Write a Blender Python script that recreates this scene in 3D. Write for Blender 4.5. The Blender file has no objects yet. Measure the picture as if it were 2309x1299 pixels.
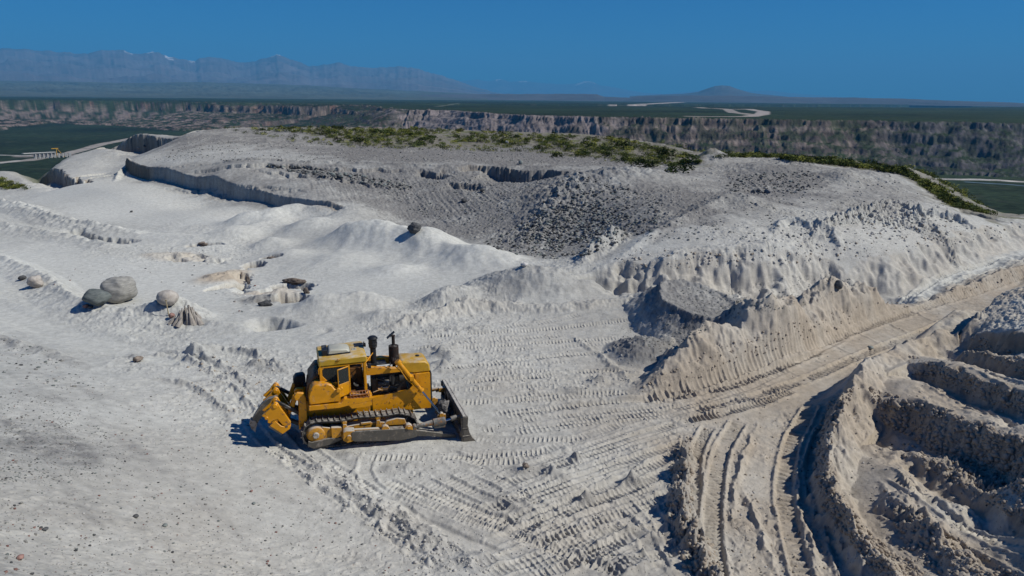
import bpy, bmesh, math, random
import numpy as np
from mathutils import Vector, Matrix

# ---------------------------------------------------------------- camera
scene = bpy.context.scene
col = scene.collection
HC = 13.0                                   # the drone hovers 13 m above the quarry floor
PIT, ROL = math.radians(15.36), math.radians(0.55)
FPX, CX, CY = 1560.0, 1154.5, 649.5
fwd = np.array([0, math.cos(PIT), -math.sin(PIT)])
_r0 = np.array([1.0, 0, 0]); _u0 = np.array([0, math.sin(PIT), math.cos(PIT)])
rgt = math.cos(ROL)*_r0 + math.sin(ROL)*_u0
upv = math.cos(ROL)*_u0 - math.sin(ROL)*_r0
cd = bpy.data.cameras.new('camera'); cam = bpy.data.objects.new('camera', cd); col.objects.link(cam)
cd.sensor_width = 36.0; cd.lens = 36.0*FPX/2309.0
cd.clip_start = 0.5; cd.clip_end = 300000.0
m = Matrix(((rgt[0], upv[0], -fwd[0], 0), (rgt[1], upv[1], -fwd[1], 0), (rgt[2], upv[2], -fwd[2], HC), (0, 0, 0, 1)))
cam.matrix_world = m
scene.camera = cam

# ---------------------------------------------------------------- light
SUN_EL, SUN_AZ = math.radians(44), math.radians(-7)    # azimuth counted from +X (image right), minus = towards the viewer
sdir = Vector((math.cos(SUN_EL)*math.cos(SUN_AZ), math.cos(SUN_EL)*math.sin(SUN_AZ), math.sin(SUN_EL)))
w = bpy.data.worlds.new('World'); scene.world = w; w.use_nodes = True
nt = w.node_tree; nt.nodes.clear()
sky = nt.nodes.new('ShaderNodeTexSky'); sky.sky_type = 'NISHITA'; sky.sun_disc = False
sky.sun_elevation = SUN_EL; sky.sun_rotation = math.pi/2 - SUN_AZ
sky.altitude = 1500; sky.air_density = 1.0; sky.dust_density = 0.3; sky.ozone_density = 2.5
hs = nt.nodes.new('ShaderNodeHueSaturation'); hs.inputs['Saturation'].default_value = 1.25; hs.inputs['Value'].default_value = 1.0
hs.inputs['Hue'].default_value = 0.5
bg = nt.nodes.new('ShaderNodeBackground'); bg.inputs['Strength'].default_value = 0.052
wo = nt.nodes.new('ShaderNodeOutputWorld')
tn = nt.nodes.new('ShaderNodeMix'); tn.data_type = 'RGBA'; tn.blend_type = 'MULTIPLY'; tn.inputs[0].default_value = 1; tn.inputs[7].default_value = (.05, .78, 1.42, 1)
nt.links.new(sky.outputs[0], hs.inputs['Color']); nt.links.new(hs.outputs[0], tn.inputs[6]); nt.links.new(tn.outputs[2], bg.inputs[0]); nt.links.new(bg.outputs[0], wo.inputs[0])
sl = bpy.data.lights.new('sun', 'SUN'); sl.energy = 5.0; sl.angle = math.radians(0.5); sl.color = (1.0, 0.965, 0.88)
so = bpy.data.objects.new('sun', sl); col.objects.link(so)
so.rotation_euler = sdir.to_track_quat('Z', 'Y').to_euler(); so.location = (40, -10, 60)
scene.view_settings.view_transform = 'Standard'; scene.view_settings.look = 'None'
scene.cycles.diffuse_bounces = 1
scene.view_settings.exposure = -0.1; scene.view_settings.gamma = 1.0

# ---------------------------------------------------------------- helpers: rays, tags, materials
def ray(u, v): return fwd + rgt*(u-CX)/FPX - upv*(v-CY)/FPX
def onz(u, v, z=0.0):
    d = ray(u, v); t = (z-HC)/d[2]
    return np.array([d[0]*t, d[1]*t])
def line(pts): return np.array([onz(*p) for p in pts])
def tag(o, label=None, cat=None, group=None, kind=None):
    if label: o['label'] = label
    if cat: o['category'] = cat
    if group: o['group'] = group
    if kind: o['kind'] = kind
    return o
def smooth(a): a = np.clip(a, 0, 1); return a*a*(3-2*a)
def lin(c): return tuple((x/255/12.92 if x/255 <= .04045 else ((x/255+.055)/1.055)**2.4) for x in c)

_rs = np.random.RandomState(7)
_perm = _rs.permutation(256).astype(np.int32); _perm = np.concatenate([_perm, _perm])
_ang = _rs.rand(256)*2*np.pi; _gx = np.cos(_ang).astype(np.float32); _gy = np.sin(_ang).astype(np.float32)
def perlin(x, y, seed=0):
    x = x + seed*17.31; y = y + seed*9.77
    xf = np.floor(x); yf = np.floor(y)
    X = xf.astype(np.int64) & 255; Y = yf.astype(np.int64) & 255
    fx = (x-xf).astype(np.float32); fy = (y-yf).astype(np.float32)
    u = fx*fx*fx*(fx*(fx*6-15)+10); v = fy*fy*fy*(fy*(fy*6-15)+10)
    a = _perm[X]; b = _perm[(X+1) & 255]; Y1 = (Y+1) & 255
    def g(h, p, q): return _gx[h]*p + _gy[h]*q
    n00 = g(_perm[(a+Y) & 255], fx, fy); n10 = g(_perm[(b+Y) & 255], fx-1, fy)
    n01 = g(_perm[(a+Y1) & 255], fx, fy-1); n11 = g(_perm[(b+Y1) & 255], fx-1, fy-1)
    return ((n00*(1-u)+n10*u)*(1-v) + (n01*(1-u)+n11*u)*v)*1.5
def fbm(x, y, oc=4, seed=0, gain=.5, ridged=False):
    s = np.zeros(np.shape(x), np.float32); a = 1.0; t = 0
    for i in range(oc):
        n = perlin(x*2.03**i, y*2.03**i, seed+i*3)
        if ridged: n = 1-2*np.abs(n)
        s += a*n; t += a; a *= gain
    return s/t

# ---------------------------------------------------------------- ground: control points (photo u, v -> height; grey gravel, warm damp sand)
CP = [
 # the loose slope below the drone, left foreground
 (0,1299,4.6,.25,.25),(0,1150,3.8,.2,.2),(0,1000,2.9,.35,.1),(0,900,2.2,.2,.05),(0,820,1.3,.25,0),(0,760,.5,.2,0),(200,1299,3.4,.2,.3),(200,1150,2.7,.3,.3),(200,1000,1.8,.35,.2),(200,900,1.1,.3,.1),(200,830,.5,.15,0),
 (400,1299,2.2,.1,.3),(400,1150,1.5,.2,.3),(400,1000,.8,.15,.2),(400,900,.3,.1,.1),(600,1299,1.1,.1,.25),(600,1150,.5,.1,.2),(600,1030,.1,.1,.2),(800,1299,.3,.1,.25),(-300,1299,6.5,.4,.2),(-300,1000,4.5,.6,.1),(-300,800,2.2,.4,0),
 # floor by the bulldozer
 (500,950,0,.1,.1),(700,1010,0,.1,.15),(850,1000,-.03,.1,.15),(1000,1000,-.15,.1,.2),(1080,990,-.2,.1,.2),(900,930,-.05,.1,.15),(760,900,0,.1,.1),(620,880,0,.1,.05),(800,780,0,.12,.05),(600,760,.05,.12,0),(450,780,.1,.1,0),(300,740,.1,.1,0),(150,730,.2,.1,0),(0,700,.3,.05,0),
 (950,1200,-.05,.15,.3),(1200,1200,-.1,.12,.35),(1200,1050,-.1,.1,.3),(1400,1000,-.1,.1,.35),(1400,1200,-.15,.1,.4),(1200,900,-.05,.1,.25),(1200,800,0,.12,.2),(1350,780,0,.12,.25),(1000,750,.1,.12,.1),(1200,720,.2,.12,.15),
 # valley floor with boulders, left
 (0,620,-.2,0,0),(150,640,-.3,0,0),(300,640,-.4,0,.02),(450,660,-.4,0,.05),(300,580,-.4,0,0),(100,560,-.3,.1,0),(0,530,-.2,.25,0),(450,560,-.6,0,.05),(600,620,-.7,.05,.1),(600,550,-.5,.05,.1),(250,510,-.3,.1,0),(0,470,-.3,.15,0),(-300,640,1,.1,0),(-300,520,0,.1,0),(-300,470,-1,.2,0),
 (750,640,-.4,.02,0),(900,640,-.3,.02,0),(1050,640,-.2,.05,0),(800,580,-.3,.02,0),(950,590,-.2,.02,0),(1100,610,0,.1,0),(750,510,.8,.1,0),(700,482,1.0,.05,0),(900,500,.2,.35,.1),
 # white slope below the long scarp and its left rim
 (150,440,.2,.05,0),(0,420,-.8,.5,.3),(-300,420,0,.5,.3),(300,470,.1,.02,0),(450,480,.4,.02,0),(600,490,.8,.05,0),(300,430,1.2,.02,0),(450,450,.8,.05,0),(600,470,.8,.05,0),(60,440,-.6,.1,0),(100,400,.6,.1,0),(200,390,1.2,.05,0),(250,372,1.6,.05,0),(262,356,2.2,.05,0),
 # stony slope from the haul bench to the floor
 (340,376,3.05,.3,.1),(400,385,3.05,.3,.1),(460,398,2.82,.3,.1),(510,408,2.7,.3,.1),(560,420,2.47,.3,.1),(610,431,2.3,.3,.1),(660,444,2.05,.3,.1),(720,456,1.94,.3,.1),(790,468,1.9,.25,.1),
 (285,362,3.4,.15,0),(400,362,4.0,.25,0),(550,362,4.6,.3,.1),(700,362,4.6,.4,.1),(850,366,4.6,.5,.1),(1000,368,4.6,.5,.1),(1150,368,4.6,.5,.1),(1290,374,4.7,.45,.1),
 (500,390,3.5,.3,.1),(620,408,3.0,.45,.15),(700,428,2.6,.45,.1),(800,420,2.7,.55,.1),(800,468,1.9,.3,.05),(900,400,3.3,.5,.1),(900,450,1.6,.4,.1),(1000,430,2.4,.5,.1),(1000,480,.9,.4,.1),(1000,530,0,.2,.05),(1120,430,2.7,.5,.1),(1120,490,1.1,.5,.1),(1120,545,.1,.3,0),
 (1200,570,.1,.45,0),(1250,520,1.1,.9,0),(1300,450,3.0,.9,0),(1350,420,4.0,.7,0),(1400,500,2.4,.9,0),(1300,560,.6,.9,0),
 # hill above the bench
 (240,352,2.6,.2,.1),(300,338,3.4,.3,.2),(370,325,4.6,.4,.2),(450,330,5.2,.5,.35),(430,300,6.6,.6,.4),(300,304,5.2,.3,.3),(215,352,.8,.3,.2),(600,340,5.1,.35,.15),(600,300,6.6,.6,.3),(700,290,7.3,.6,.3),(750,340,5.0,.35,.1),(850,310,6.2,.6,.2),(900,290,7.2,.6,.2),(900,345,4.9,.55,.1),(1050,345,4.9,.55,.1),(1050,310,6.1,.6,.2),(1050,293,7.0,.6,.2),
 (1200,345,5.0,.55,.1),(1200,302,6.7,.6,.2),(1300,308,6.5,.6,.2),(1400,316,6.1,.6,.2),(1350,350,5.0,.6,.2),(1480,330,5.6,.6,.2),(1560,348,4.9,.6,.2),(1450,380,4.7,.35,.1),
 # pale churned terrace on the right
 (1560,390,4.6,.15,0),(1600,360,5.4,.1,0),(1720,357,5.6,.1,0),(1800,366,5.1,.1,0),(1900,376,4.7,.15,0),(2000,388,4.3,.1,0),(1650,400,4.5,.2,0),(1750,430,4.1,.35,0),(1800,400,4.6,.45,0),(1900,430,4.0,.15,0),(2050,420,3.7,.1,0),(2100,460,3.1,.1,0),(1500,450,4.0,.6,.05),(1600,450,3.9,.35,.05),(1500,520,3.0,.3,.05),(1650,500,3.4,.25,.05),
 (1800,490,3.5,.15,.05),(1950,480,3.3,.2,.05),(2100,500,2.8,.15,.1),(1450,545,2.4,.2,.1),(1600,545,2.7,.15,.15),(1750,545,2.8,.1,.15),(1900,540,2.7,.12,.15),(2050,530,2.5,.12,.15),(2200,510,2.2,.08,.1),(2309,495,2.0,.05,.1),(2250,490,1.7,.1,.05),(2180,470,2.2,.1,.05),(2500,490,1.8,.1,0),(2700,480,1.4,.1,0),
 # corridor between terrace and berm
 (1300,640,.8,.15,.1),(1420,650,.8,.12,.2),(1600,630,1.0,.08,.25),(1750,620,1.1,.08,.25),(1900,600,1.1,.06,.2),(2050,610,1.0,.05,.15),(2200,575,1.0,.04,.12),(2309,550,1.0,.04,.1),(1200,650,.7,.1,.05),(1500,690,.7,.3,.25),(1400,740,.2,.3,.2),(2600,520,1.0,.1,.1),
 # haul lane in front of the berm
 (1440,890,-.05,.1,.5),(1600,850,0,.1,.7),(1800,780,0,.1,.8),(2000,715,.1,.1,.8),(2200,650,.15,.1,.7),(2309,625,.2,.1,.6),(1600,920,-.1,.1,.6),(1800,860,-.05,.1,.7),(2000,770,0,.1,.7),(2150,710,.1,.1,.6),(2500,570,.3,.1,.5),
 # lanes and terraces, right foreground
 (1600,1000,-.15,.1,.55),(1750,1000,-.15,.1,.55),(1650,1150,-.2,.1,.5),(1800,1200,-.25,.1,.5),(1700,1299,-.25,.1,.5),(1500,1290,-.1,.25,.4),(1850,980,-.1,.1,.6),(1900,1100,-.2,.15,.6),(2000,1299,-.1,.2,.6),
 (1950,960,.5,.15,.7),(2000,1050,.6,.12,.6),(2150,1150,.8,.1,.5),(2309,1250,1.0,.1,.5),(2100,1260,.5,.15,.6),(2250,1299,.7,.15,.5),(2309,1160,1.2,.15,.6),
 (2000,860,1.5,.1,.7),(2150,900,1.8,.12,.6),(2309,960,2.3,.12,.6),(2100,840,1.9,.15,.6),(2309,920,2.5,.15,.5),(2070,795,1.2,.1,.6),(2168,750,1.6,.1,.6),(2309,860,2.6,.1,.45),(2200,780,2.3,.1,.5),(2309,760,3.1,.05,.1),(2250,680,2.7,.03,0),(2309,650,3.0,.03,.0),(2500,700,3.8,.1,.1),(2500,900,3.4,.1,.3),(2500,1100,3.2,.1,.4),(2700,1299,3.0,.2,.4),
]
CPA = np.array(CP, float)
CPXY = np.array([onz(r[0], r[1], r[2]) for r in CP])
_D = np.sqrt(((CPXY[:, None]-CPXY[None])**2).sum(-1)+4.0)
_Wz = np.linalg.solve(_D + np.eye(len(CP))*-.15, CPA[:, 2]-2.0)

# hill boundary beyond which the land drops into the canyon (photo u, v, height)
BND = line([(-1500,500,2),(-700,430,0),(-300,396,0),(0,397,-.5),(35,410,-.8),(65,424,-.6),(92,402,.4),(130,384,1.0),(205,352,.7),(215,349,.8),(250,326,3.0),(300,302,5.4),(335,291,6.5),(415,291,7.0),(440,284,7.2),(700,286,7.5),(1000,289,7.3),(1250,300,6.8),(1400,311,6.3),(1480,325,5.7),(1560,343,5.0),(1700,347,5.2),(1850,358,4.8),(1950,372,4.3),(2030,381,4.0),(2100,420,3.0),(2170,462,2.1),(2240,486,1.5),(2309,488,1.8),(2500,484,1.4),(2900,470,1.0),(4500,430,1.0)])

def segdist(x, y, Q):
    """signed distance to a polyline (positive right of its direction), arc length, segment"""
    best = np.full(x.shape, 1e18); sgn = np.ones(x.shape); arc = np.zeros(x.shape); L = 0
    n = len(Q)-1
    for i in range(n):
        ax, ay = Q[i]; bx, by = Q[i+1]; dx, dy = bx-ax, by-ay; l2 = dx*dx+dy*dy+1e-12; l = math.sqrt(l2)
        t = ((x-ax)*dx+(y-ay)*dy)/l2
        tc = np.clip(t, 0, 1); ex = x-(ax+tc*dx); ey = y-(ay+tc*dy); d2 = ex*ex+ey*ey
        k = d2 < best
        best = np.where(k, d2, best); sgn = np.where(k, np.where(dx*(y-ay)-dy*(x-ax) < 0, 1., -1.), sgn)
        arc = np.where(k, L+tc*l, arc); L += l
    return np.sqrt(best)*sgn, arc, L

def arcs(Q):
    d = np.sqrt((np.diff(Q, axis=0)**2).sum(1)); return np.concatenate([[0], np.cumsum(d)])
def resample(pts, step=1.0):
    Q = np.asarray(pts, float); n = len(Q)
    # Catmull-Rom through the points
    out = []
    for i in range(n-1):
        p0 = Q[max(i-1, 0)]; p1 = Q[i]; p2 = Q[i+1]; p3 = Q[min(i+2, n-1)]
        k = max(2, int(np.hypot(*(p2-p1)[:2])/step))
        for j in range(min(k, 14)):
            t = j/min(k, 14); out.append(.5*((2*p1)+(-p0+p2)*t+(2*p0-5*p1+4*p2-p3)*t*t+(-p0+3*p1-3*p2+p3)*t**3))
    out.append(Q[-1]); return np.array(out)

FEATS = []        # each: (bbox, function(x, y, z, A) -> None editing in place)
def feat(Q, margin, fn):
    FEATS.append(((Q[:, 0].min()-margin, Q[:, 0].max()+margin, Q[:, 1].min()-margin, Q[:, 1].max()+margin), fn))
def prep(pts):
    P = resample(np.array([list(onz(p[0], p[1], p[2])) + list(p[3:]) for p in pts]), 1.5)
    return P[:, :2], P[:, 2:]
def scarp(pts, face, back, rough=.25, colr=None, seed=0, jag=.06, t0=1.5):
    """cut the side towards the viewer: pts (u, v, z, depth); face width; back = distance over which the cut dies out"""
    Q, E = prep(pts); S = arcs(Q); h = E[:, 0]
    def fn(x, y, z, A):
        wv = rough*fbm(x*.55, y*.55, 3, seed+5)*2.2 + jag*fbm(x*3, y*3, 3, seed+6)
        d, s, L = segdist(x, y, Q); d = d + wv
        hh = np.interp(s, S, h); tip = smooth(s/t0)*smooth((L-s)/1.5) 
        f = smooth(d/face)**.8*(1-smooth((d-face)/back))*(d > 0)
        A['z'] = z - hh*f*tip
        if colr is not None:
            k = smooth((d+.18)/.2)*smooth((face+.4-d)/.3)*tip*colr*smooth(hh*1.5); A['w'] = np.maximum(A['w'], k)  # colr darkens the cut face: deep shade painted into its colour
    feat(Q, face+back+2, fn)
def ridge(pts, wl, wr, p=1.2, rough=.15, g=None, wm=None, seed=0, lump=.15, flute=0.0):
    """pts (u, v, z, height); wl/wr half widths on the left/right of the direction"""
    Q, E = prep(pts); S = arcs(Q); h = E[:, 0]
    def fn(x, y, z, A):
        d, s, L = segdist(x, y, Q)
        d = d + rough*fbm(x*1.3, y*1.3, 3, seed+11)*1.5 + rough*.25*fbm(x*5, y*5, 2, seed+12)
        if flute: s2 = s + .25*d; hfl = flute*(np.abs(fbm(s2*1.1+.4*perlin(x, y, 5), d*.25+seed, 3, 3))*2.4-.35)
        else: hfl = 0
        hh = np.interp(s, S, h)
        wd = np.where(d > 0, wr, wl)*(.45+.55*hh/(h.max()+1e-6))
        q = np.abs(d)/wd
        e = np.clip(s/1.2, 0, 1)*np.clip((L-s)/1.2, 0, 1)
        k = np.clip(1-q, 0, 1)**p*(.4+.6*e)
        mm = smooth(q*3)*(q < 1)
        A['z'] = z + hh*k*(1+lump*fbm(x*1.1, y*1.1, 4, seed+2)*2) + hfl*hh*k*mm*(d > 0)
        if g is not None: A['g'] = A['g'] + (g-A['g'])*smooth(k*3)
        if wm is not None: A['w'] = A['w'] + (wm-A['w'])*smooth(k*3)
    feat(Q, max(wl, wr)+1, fn)
def mound(u, v, z, rx, ry, h, rot=0, p=1.0, g=None, wm=None, seed=0, lump=.12):
    c = onz(u, v, z); cr, sr = math.cos(rot), math.sin(rot)
    def fn(x, y, zz, A):
        a = (x-c[0])*cr+(y-c[1])*sr; b = -(x-c[0])*sr+(y-c[1])*cr
        q = np.sqrt((a/rx)**2+(b/ry)**2)+.12*fbm(x*.5, y*.5, 2, seed+21)
        k = np.exp(-q*q*1.6) if p == 1.0 else np.clip(1.15-q, 0, 1)**p*(1-.2*np.exp(-q*q*8))
        A['z'] = zz + h*k*(1+lump*fbm(x, y, 3, seed+22)*2)
        if g is not None: A['g'] = A['g'] + (g-A['g'])*smooth(k*2.5)
        if wm is not None: A['w'] = A['w'] + (wm-A['w'])*smooth(k*2.5)
    feat(np.array([c]), max(rx, ry)*2, fn)
def flatten(pts, za, zb, soft=.5):
    """level the ground inside a lane; height runs from za at the first point to zb at the middle one"""
    P = line(pts); Pc = np.vstack([P, P[:1]]); a = P[0]; b = P[len(P)//2]; ab = b-a; l2 = (ab**2).sum()
    def fn(x, y, zz, A):
        d, s, L = segdist(x, y, Pc); dd = np.where(inpoly(x, y, P), np.abs(d), -np.abs(d))
        k = smooth(dd/soft*.5+.5); t = np.clip(((x-a[0])*ab[0]+(y-a[1])*ab[1])/l2, 0, 1)
        A['z'] = zz*(1-k) + (za+(zb-za)*t+.05*fbm(x*.5, y*.5, 3, 61))*k; A['n'] = A['n']*(1-.55*k)
    feat(P, soft*3, fn)
def plateau(u, v, z, rx, ry, h, rot=0, g=None, wm=None, seed=0, edge=.5, lip=.12):
    """flat-topped dumped heap with a low lip round its rim"""
    c = onz(u, v, z); cr, sr = math.cos(rot), math.sin(rot)
    def fn(x, y, zz, A):
        a = (x-c[0])*cr+(y-c[1])*sr; b = -(x-c[0])*sr+(y-c[1])*cr
        q = np.sqrt((a/rx)**2+(b/ry)**2)+.16*fbm(x*.45, y*.45, 3, seed+23)+.05*fbm(x*2.5, y*2.5, 2, seed+24)
        k = np.clip((1.0+edge-q)/edge, 0, 1); k = k*(1-.12*np.clip(k, 0, 1)*(k < 1))
        A['z'] = zz + h*k + lip*np.exp(-((q-.93)/.10)**2) - .18*h*np.clip(1-q, 0, 1)
        if g is not None: A['g'] = A['g'] + (g-A['g'])*smooth(k*1.8-.2)
        if wm is not None: A['w'] = A['w'] + (wm-A['w'])*smooth(k*1.8-.2)
    feat(np.array([c]), max(rx, ry)*(1+edge)+2, fn)
def cleats(pts, wid, depth=.05, sp=.15, side=.05, strength=1.0, warm=None, flat=1.0, bar_h=.07):
    """one crawler print: pressed strip with grouser bars across it and a soft lip on both sides"""
    Q, E = prep(pts)
    def fn(x, y, z, A):
        d, s, L = segdist(x, y, Q); a = np.abs(d)
        fade = smooth(s/.6)*smooth((L-s)/.6)*strength
        brk = smooth((fbm(x*.7, y*.7, 3, 31)+.36)*3)*(.75+.5*perlin(s*1.7, d*2, 32))
        k = smooth((wid/2-a)/.07)*fade
        ph = (s+d*.12*np.sign(perlin(s*0+Q[0, 0], s*0+.5)))/sp; tri = ph-np.floor(ph)
        bar = np.exp(-((tri-.5)/.16)**2)
        A['n'] = A['n']*(1-.7*k*flat)
        lip = np.exp(-((a-wid/2-.06)/.07)**2)*side*fade
        A['z'] = z - depth*k + lip*(1+fbm(x*3, y*3, 2, 8)) + (bar-.3)*k*bar_h*brk
        if warm is not None: A['w'] = A['w']+(warm-A['w'])*k*.5
    feat(Q, wid+.4, fn)
def strip(pts, wid, dz=0.0, g=None, wm=None, calm=.85, soft=.15, ripple=0.0):
    Q, E = prep(pts)
    def fn(x, y, z, A):
        d, s, L = segdist(x, y, Q); a = np.abs(d)+.08*fbm(x*2, y*2, 2, 4)
        k = smooth((wid/2-a)/soft)*smooth(s/.8)*smooth((L-s)/.8)
        A['n'] = A['n']*(1-calm*k)
        A['z'] = z + dz*k + ripple*k*perlin(d*5, s*.35, 2)
        if g is not None: A['g'] = A['g']+(g-A['g'])*k
        if wm is not None: A['w'] = A['w']+(wm-A['w'])*k
    feat(Q, wid+.5, fn)
def tint(pts_poly, g=None, wm=None, e=None, n=None, soft=1.0, amount=1.0, z=0, b=None, q=None):
    """attribute patch inside a polygon given in photo coordinates (u, v, z)"""
    P = line(pts_poly); Pc = np.vstack([P, P[:1]])
    def fn(x, y, zz, A):
        d, s, L = segdist(x, y, Pc)
        ins = np.zeros(x.shape, bool)
        for i in range(len(P)):
            ax, ay = Pc[i]; bx, by = Pc[i+1]
            c = ((ay > y) != (by > y)) & (x < (bx-ax)*(y-ay)/(by-ay+1e-12)+ax); ins ^= c
        dd = np.where(ins, np.abs(d), -np.abs(d)) + soft*fbm(x*.35, y*.35, 4, 13)*1.5
        k = smooth(dd/soft*.5+.5)*amount
        for nm, val in (('g', g), ('w', wm), ('e', e), ('n', n), ('b', b), ('q', q)):
            if val is not None: A[nm] = A[nm]+(val-A[nm])*k
    feat(P, soft*3, fn)

# ---------------------------------------------------------------- relief of the quarry
# long scarp with overhanging edge (runs from the left rim towards the middle of the picture)
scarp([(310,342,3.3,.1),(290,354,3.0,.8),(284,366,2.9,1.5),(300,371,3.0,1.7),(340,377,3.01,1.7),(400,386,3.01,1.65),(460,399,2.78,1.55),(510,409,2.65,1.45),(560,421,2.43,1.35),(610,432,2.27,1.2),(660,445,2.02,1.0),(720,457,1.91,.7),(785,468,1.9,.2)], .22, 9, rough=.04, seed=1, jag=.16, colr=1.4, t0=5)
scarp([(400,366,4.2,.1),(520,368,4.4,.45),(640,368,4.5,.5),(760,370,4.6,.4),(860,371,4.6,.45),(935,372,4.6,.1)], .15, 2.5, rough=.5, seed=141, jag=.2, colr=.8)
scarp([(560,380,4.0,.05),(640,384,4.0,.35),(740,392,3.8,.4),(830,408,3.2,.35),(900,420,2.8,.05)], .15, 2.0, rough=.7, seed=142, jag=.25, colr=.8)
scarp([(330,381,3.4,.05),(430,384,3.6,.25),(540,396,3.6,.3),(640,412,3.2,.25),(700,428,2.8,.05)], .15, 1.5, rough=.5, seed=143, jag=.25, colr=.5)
ridge([(258,400,1.5,.2),(270,385,2.0,.8),(281,368,2.9,.7),(292,366,3.3,.1)], .8, .8, seed=2, rough=.2, g=.05)
# wind-cut pale teeth on the left rim
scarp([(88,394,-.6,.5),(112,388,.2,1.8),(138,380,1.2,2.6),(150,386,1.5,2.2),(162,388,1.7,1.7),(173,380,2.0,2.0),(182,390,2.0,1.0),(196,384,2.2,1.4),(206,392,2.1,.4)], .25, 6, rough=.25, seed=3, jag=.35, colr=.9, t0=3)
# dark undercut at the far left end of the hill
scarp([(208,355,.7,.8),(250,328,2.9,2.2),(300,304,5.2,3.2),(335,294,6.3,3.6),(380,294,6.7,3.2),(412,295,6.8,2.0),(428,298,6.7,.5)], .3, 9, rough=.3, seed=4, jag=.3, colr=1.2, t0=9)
scarp([(415,296,6.5,.3),(440,288,6.9,1.5),(455,296,6.5,1.2),(440,303,6.2,.3)], .5, 4, rough=.5, seed=5)
# broken edge of the haul bench
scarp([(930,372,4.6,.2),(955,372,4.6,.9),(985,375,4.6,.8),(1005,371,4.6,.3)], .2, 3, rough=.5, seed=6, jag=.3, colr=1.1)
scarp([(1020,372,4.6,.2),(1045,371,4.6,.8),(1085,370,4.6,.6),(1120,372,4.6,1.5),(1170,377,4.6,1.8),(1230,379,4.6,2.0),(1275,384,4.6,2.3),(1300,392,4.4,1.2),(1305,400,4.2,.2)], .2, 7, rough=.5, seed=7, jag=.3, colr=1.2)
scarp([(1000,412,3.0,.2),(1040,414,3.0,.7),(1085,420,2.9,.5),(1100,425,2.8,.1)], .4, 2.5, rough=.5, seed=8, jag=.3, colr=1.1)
# dunes and mounds of fine sand in the middle
mound(845,560,-.3,4.6,3.0,2.0,rot=-.5,seed=1,g=0,lump=.03); mound(955,575,-.3,4.0,2.8,1.8,rot=-.5,seed=2,g=0,lump=.03); mound(1075,598,-.2,4.4,3,1.6,rot=-.4,seed=3,g=.02,lump=.03)
mound(760,590,-.3,4,3,.6,seed=4,g=0,lump=.03); mound(1010,565,-.2,3,2,.8,seed=5,g=0,lump=.03); mound(905,548,-.1,3,2,.8,seed=6,g=0,lump=.03)
for k, (u, v, rx, h) in enumerate([(560,505,2.8,1.0),(620,500,2.4,1.0),(665,495,2.2,1.1),(610,540,2.4,.9),(530,525,2.4,.7),(690,520,2.8,.8),(650,560,2.4,.6),(715,498,2.4,.9),(480,540,2.5,.4),(770,545,2.6,.7),(890,600,2.5,.6)]):
    mound(u, v, .2, rx, rx*.7, h, seed=10+k, g=0, lump=.03)
ridge([(330,525,-.2,.2),(450,535,-.2,.4),(560,520,.1,.5),(650,500,.4,.4)], 2, 3, seed=12, g=0, lump=.05)
# mounds between floor and dunes
mound(730,705,-.2,2.6,1.7,1.1,seed=21,g=.05,lump=.06); mound(835,695,-.1,2.4,1.6,1.0,seed=22,g=.1); mound(1010,690,0,2.4,1.8,1.2,rot=.5,seed=23,g=.25)
mound(1210,665,.2,4.5,2.6,1.4,seed=24,g=.35); mound(880,720,0,2.2,1.2,.6,seed=25); mound(1110,655,.1,3,1.8,.7,seed=26)
scarp([(560,712,0,.2),(600,706,.2,.9),(640,708,.2,1.1),(685,722,.1,.7),(700,735,0,.1)], .8, 2.6, rough=.2, seed=27)
scarp([(720,732,.1,.1),(745,736,.1,.6),(765,745,0,.2)], .4, 1.2, rough=.2, seed=28)
ridge([(860,740,.1,.2),(960,725,.1,.5),(1060,700,.2,.6),(1150,700,.2,.35),(1260,700,.3,.3),(1400,690,.4,.3),(1480,668,.6,.35)], 1.0, .9, seed=29, rough=.3, wm=.25, flute=.2)
mound(420,712,0,1.5,.9,.9,seed=30,g=.5,lump=.5); mound(400,720,0,2.4,1.2,.45,seed=31,g=.3,lump=.4)
# long soft berm and track around the boulders, left
ridge([(-40,575,-.1,.5),(40,600,-.1,.6),(110,640,-.1,.7),(170,690,0,.7),(250,715,0,.7),(340,722,0,.7),(430,735,0,.6),(520,745,0,.4),(600,752,0,.1)], 1.6, 2.0, seed=32, g=.12, lump=.2)
ridge([(-60,500,-.2,.6),(60,520,-.2,.5),(180,540,-.2,.5),(260,560,-.3,.3)], 2.5, 2.5, seed=33, g=.2, lump=.25)
ridge([(-60,455,-.5,.6),(40,470,-.3,.8),(130,500,-.2,.8),(220,515,-.2,.8),(330,528,-.3,.3)], 2, 2.5, seed=34, g=.2, lump=.3)
scarp([(150,510,.1,.2),(200,517,0,1.0),(250,528,0,.9),(330,538,-.2,.3)], .5, 2.5, rough=.8, seed=35)
strip([(-40,458,0),(60,470,0),(180,497,0),(330,520,0),(480,528,0)], 2.2, dz=-.12, g=0, calm=.9, soft=.6)
strip([(-60,690,0),(60,730,0),(200,775,0),(330,800,0),(430,820,0)], 3.0, dz=-.15, g=.08, calm=.6, soft=1)
ridge([(-40,760,.5,.25),(60,790,.5,.3),(140,820,.3,.2),(200,845,.2,.1)], .8, .8, seed=36, g=.4, lump=.5)
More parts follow.
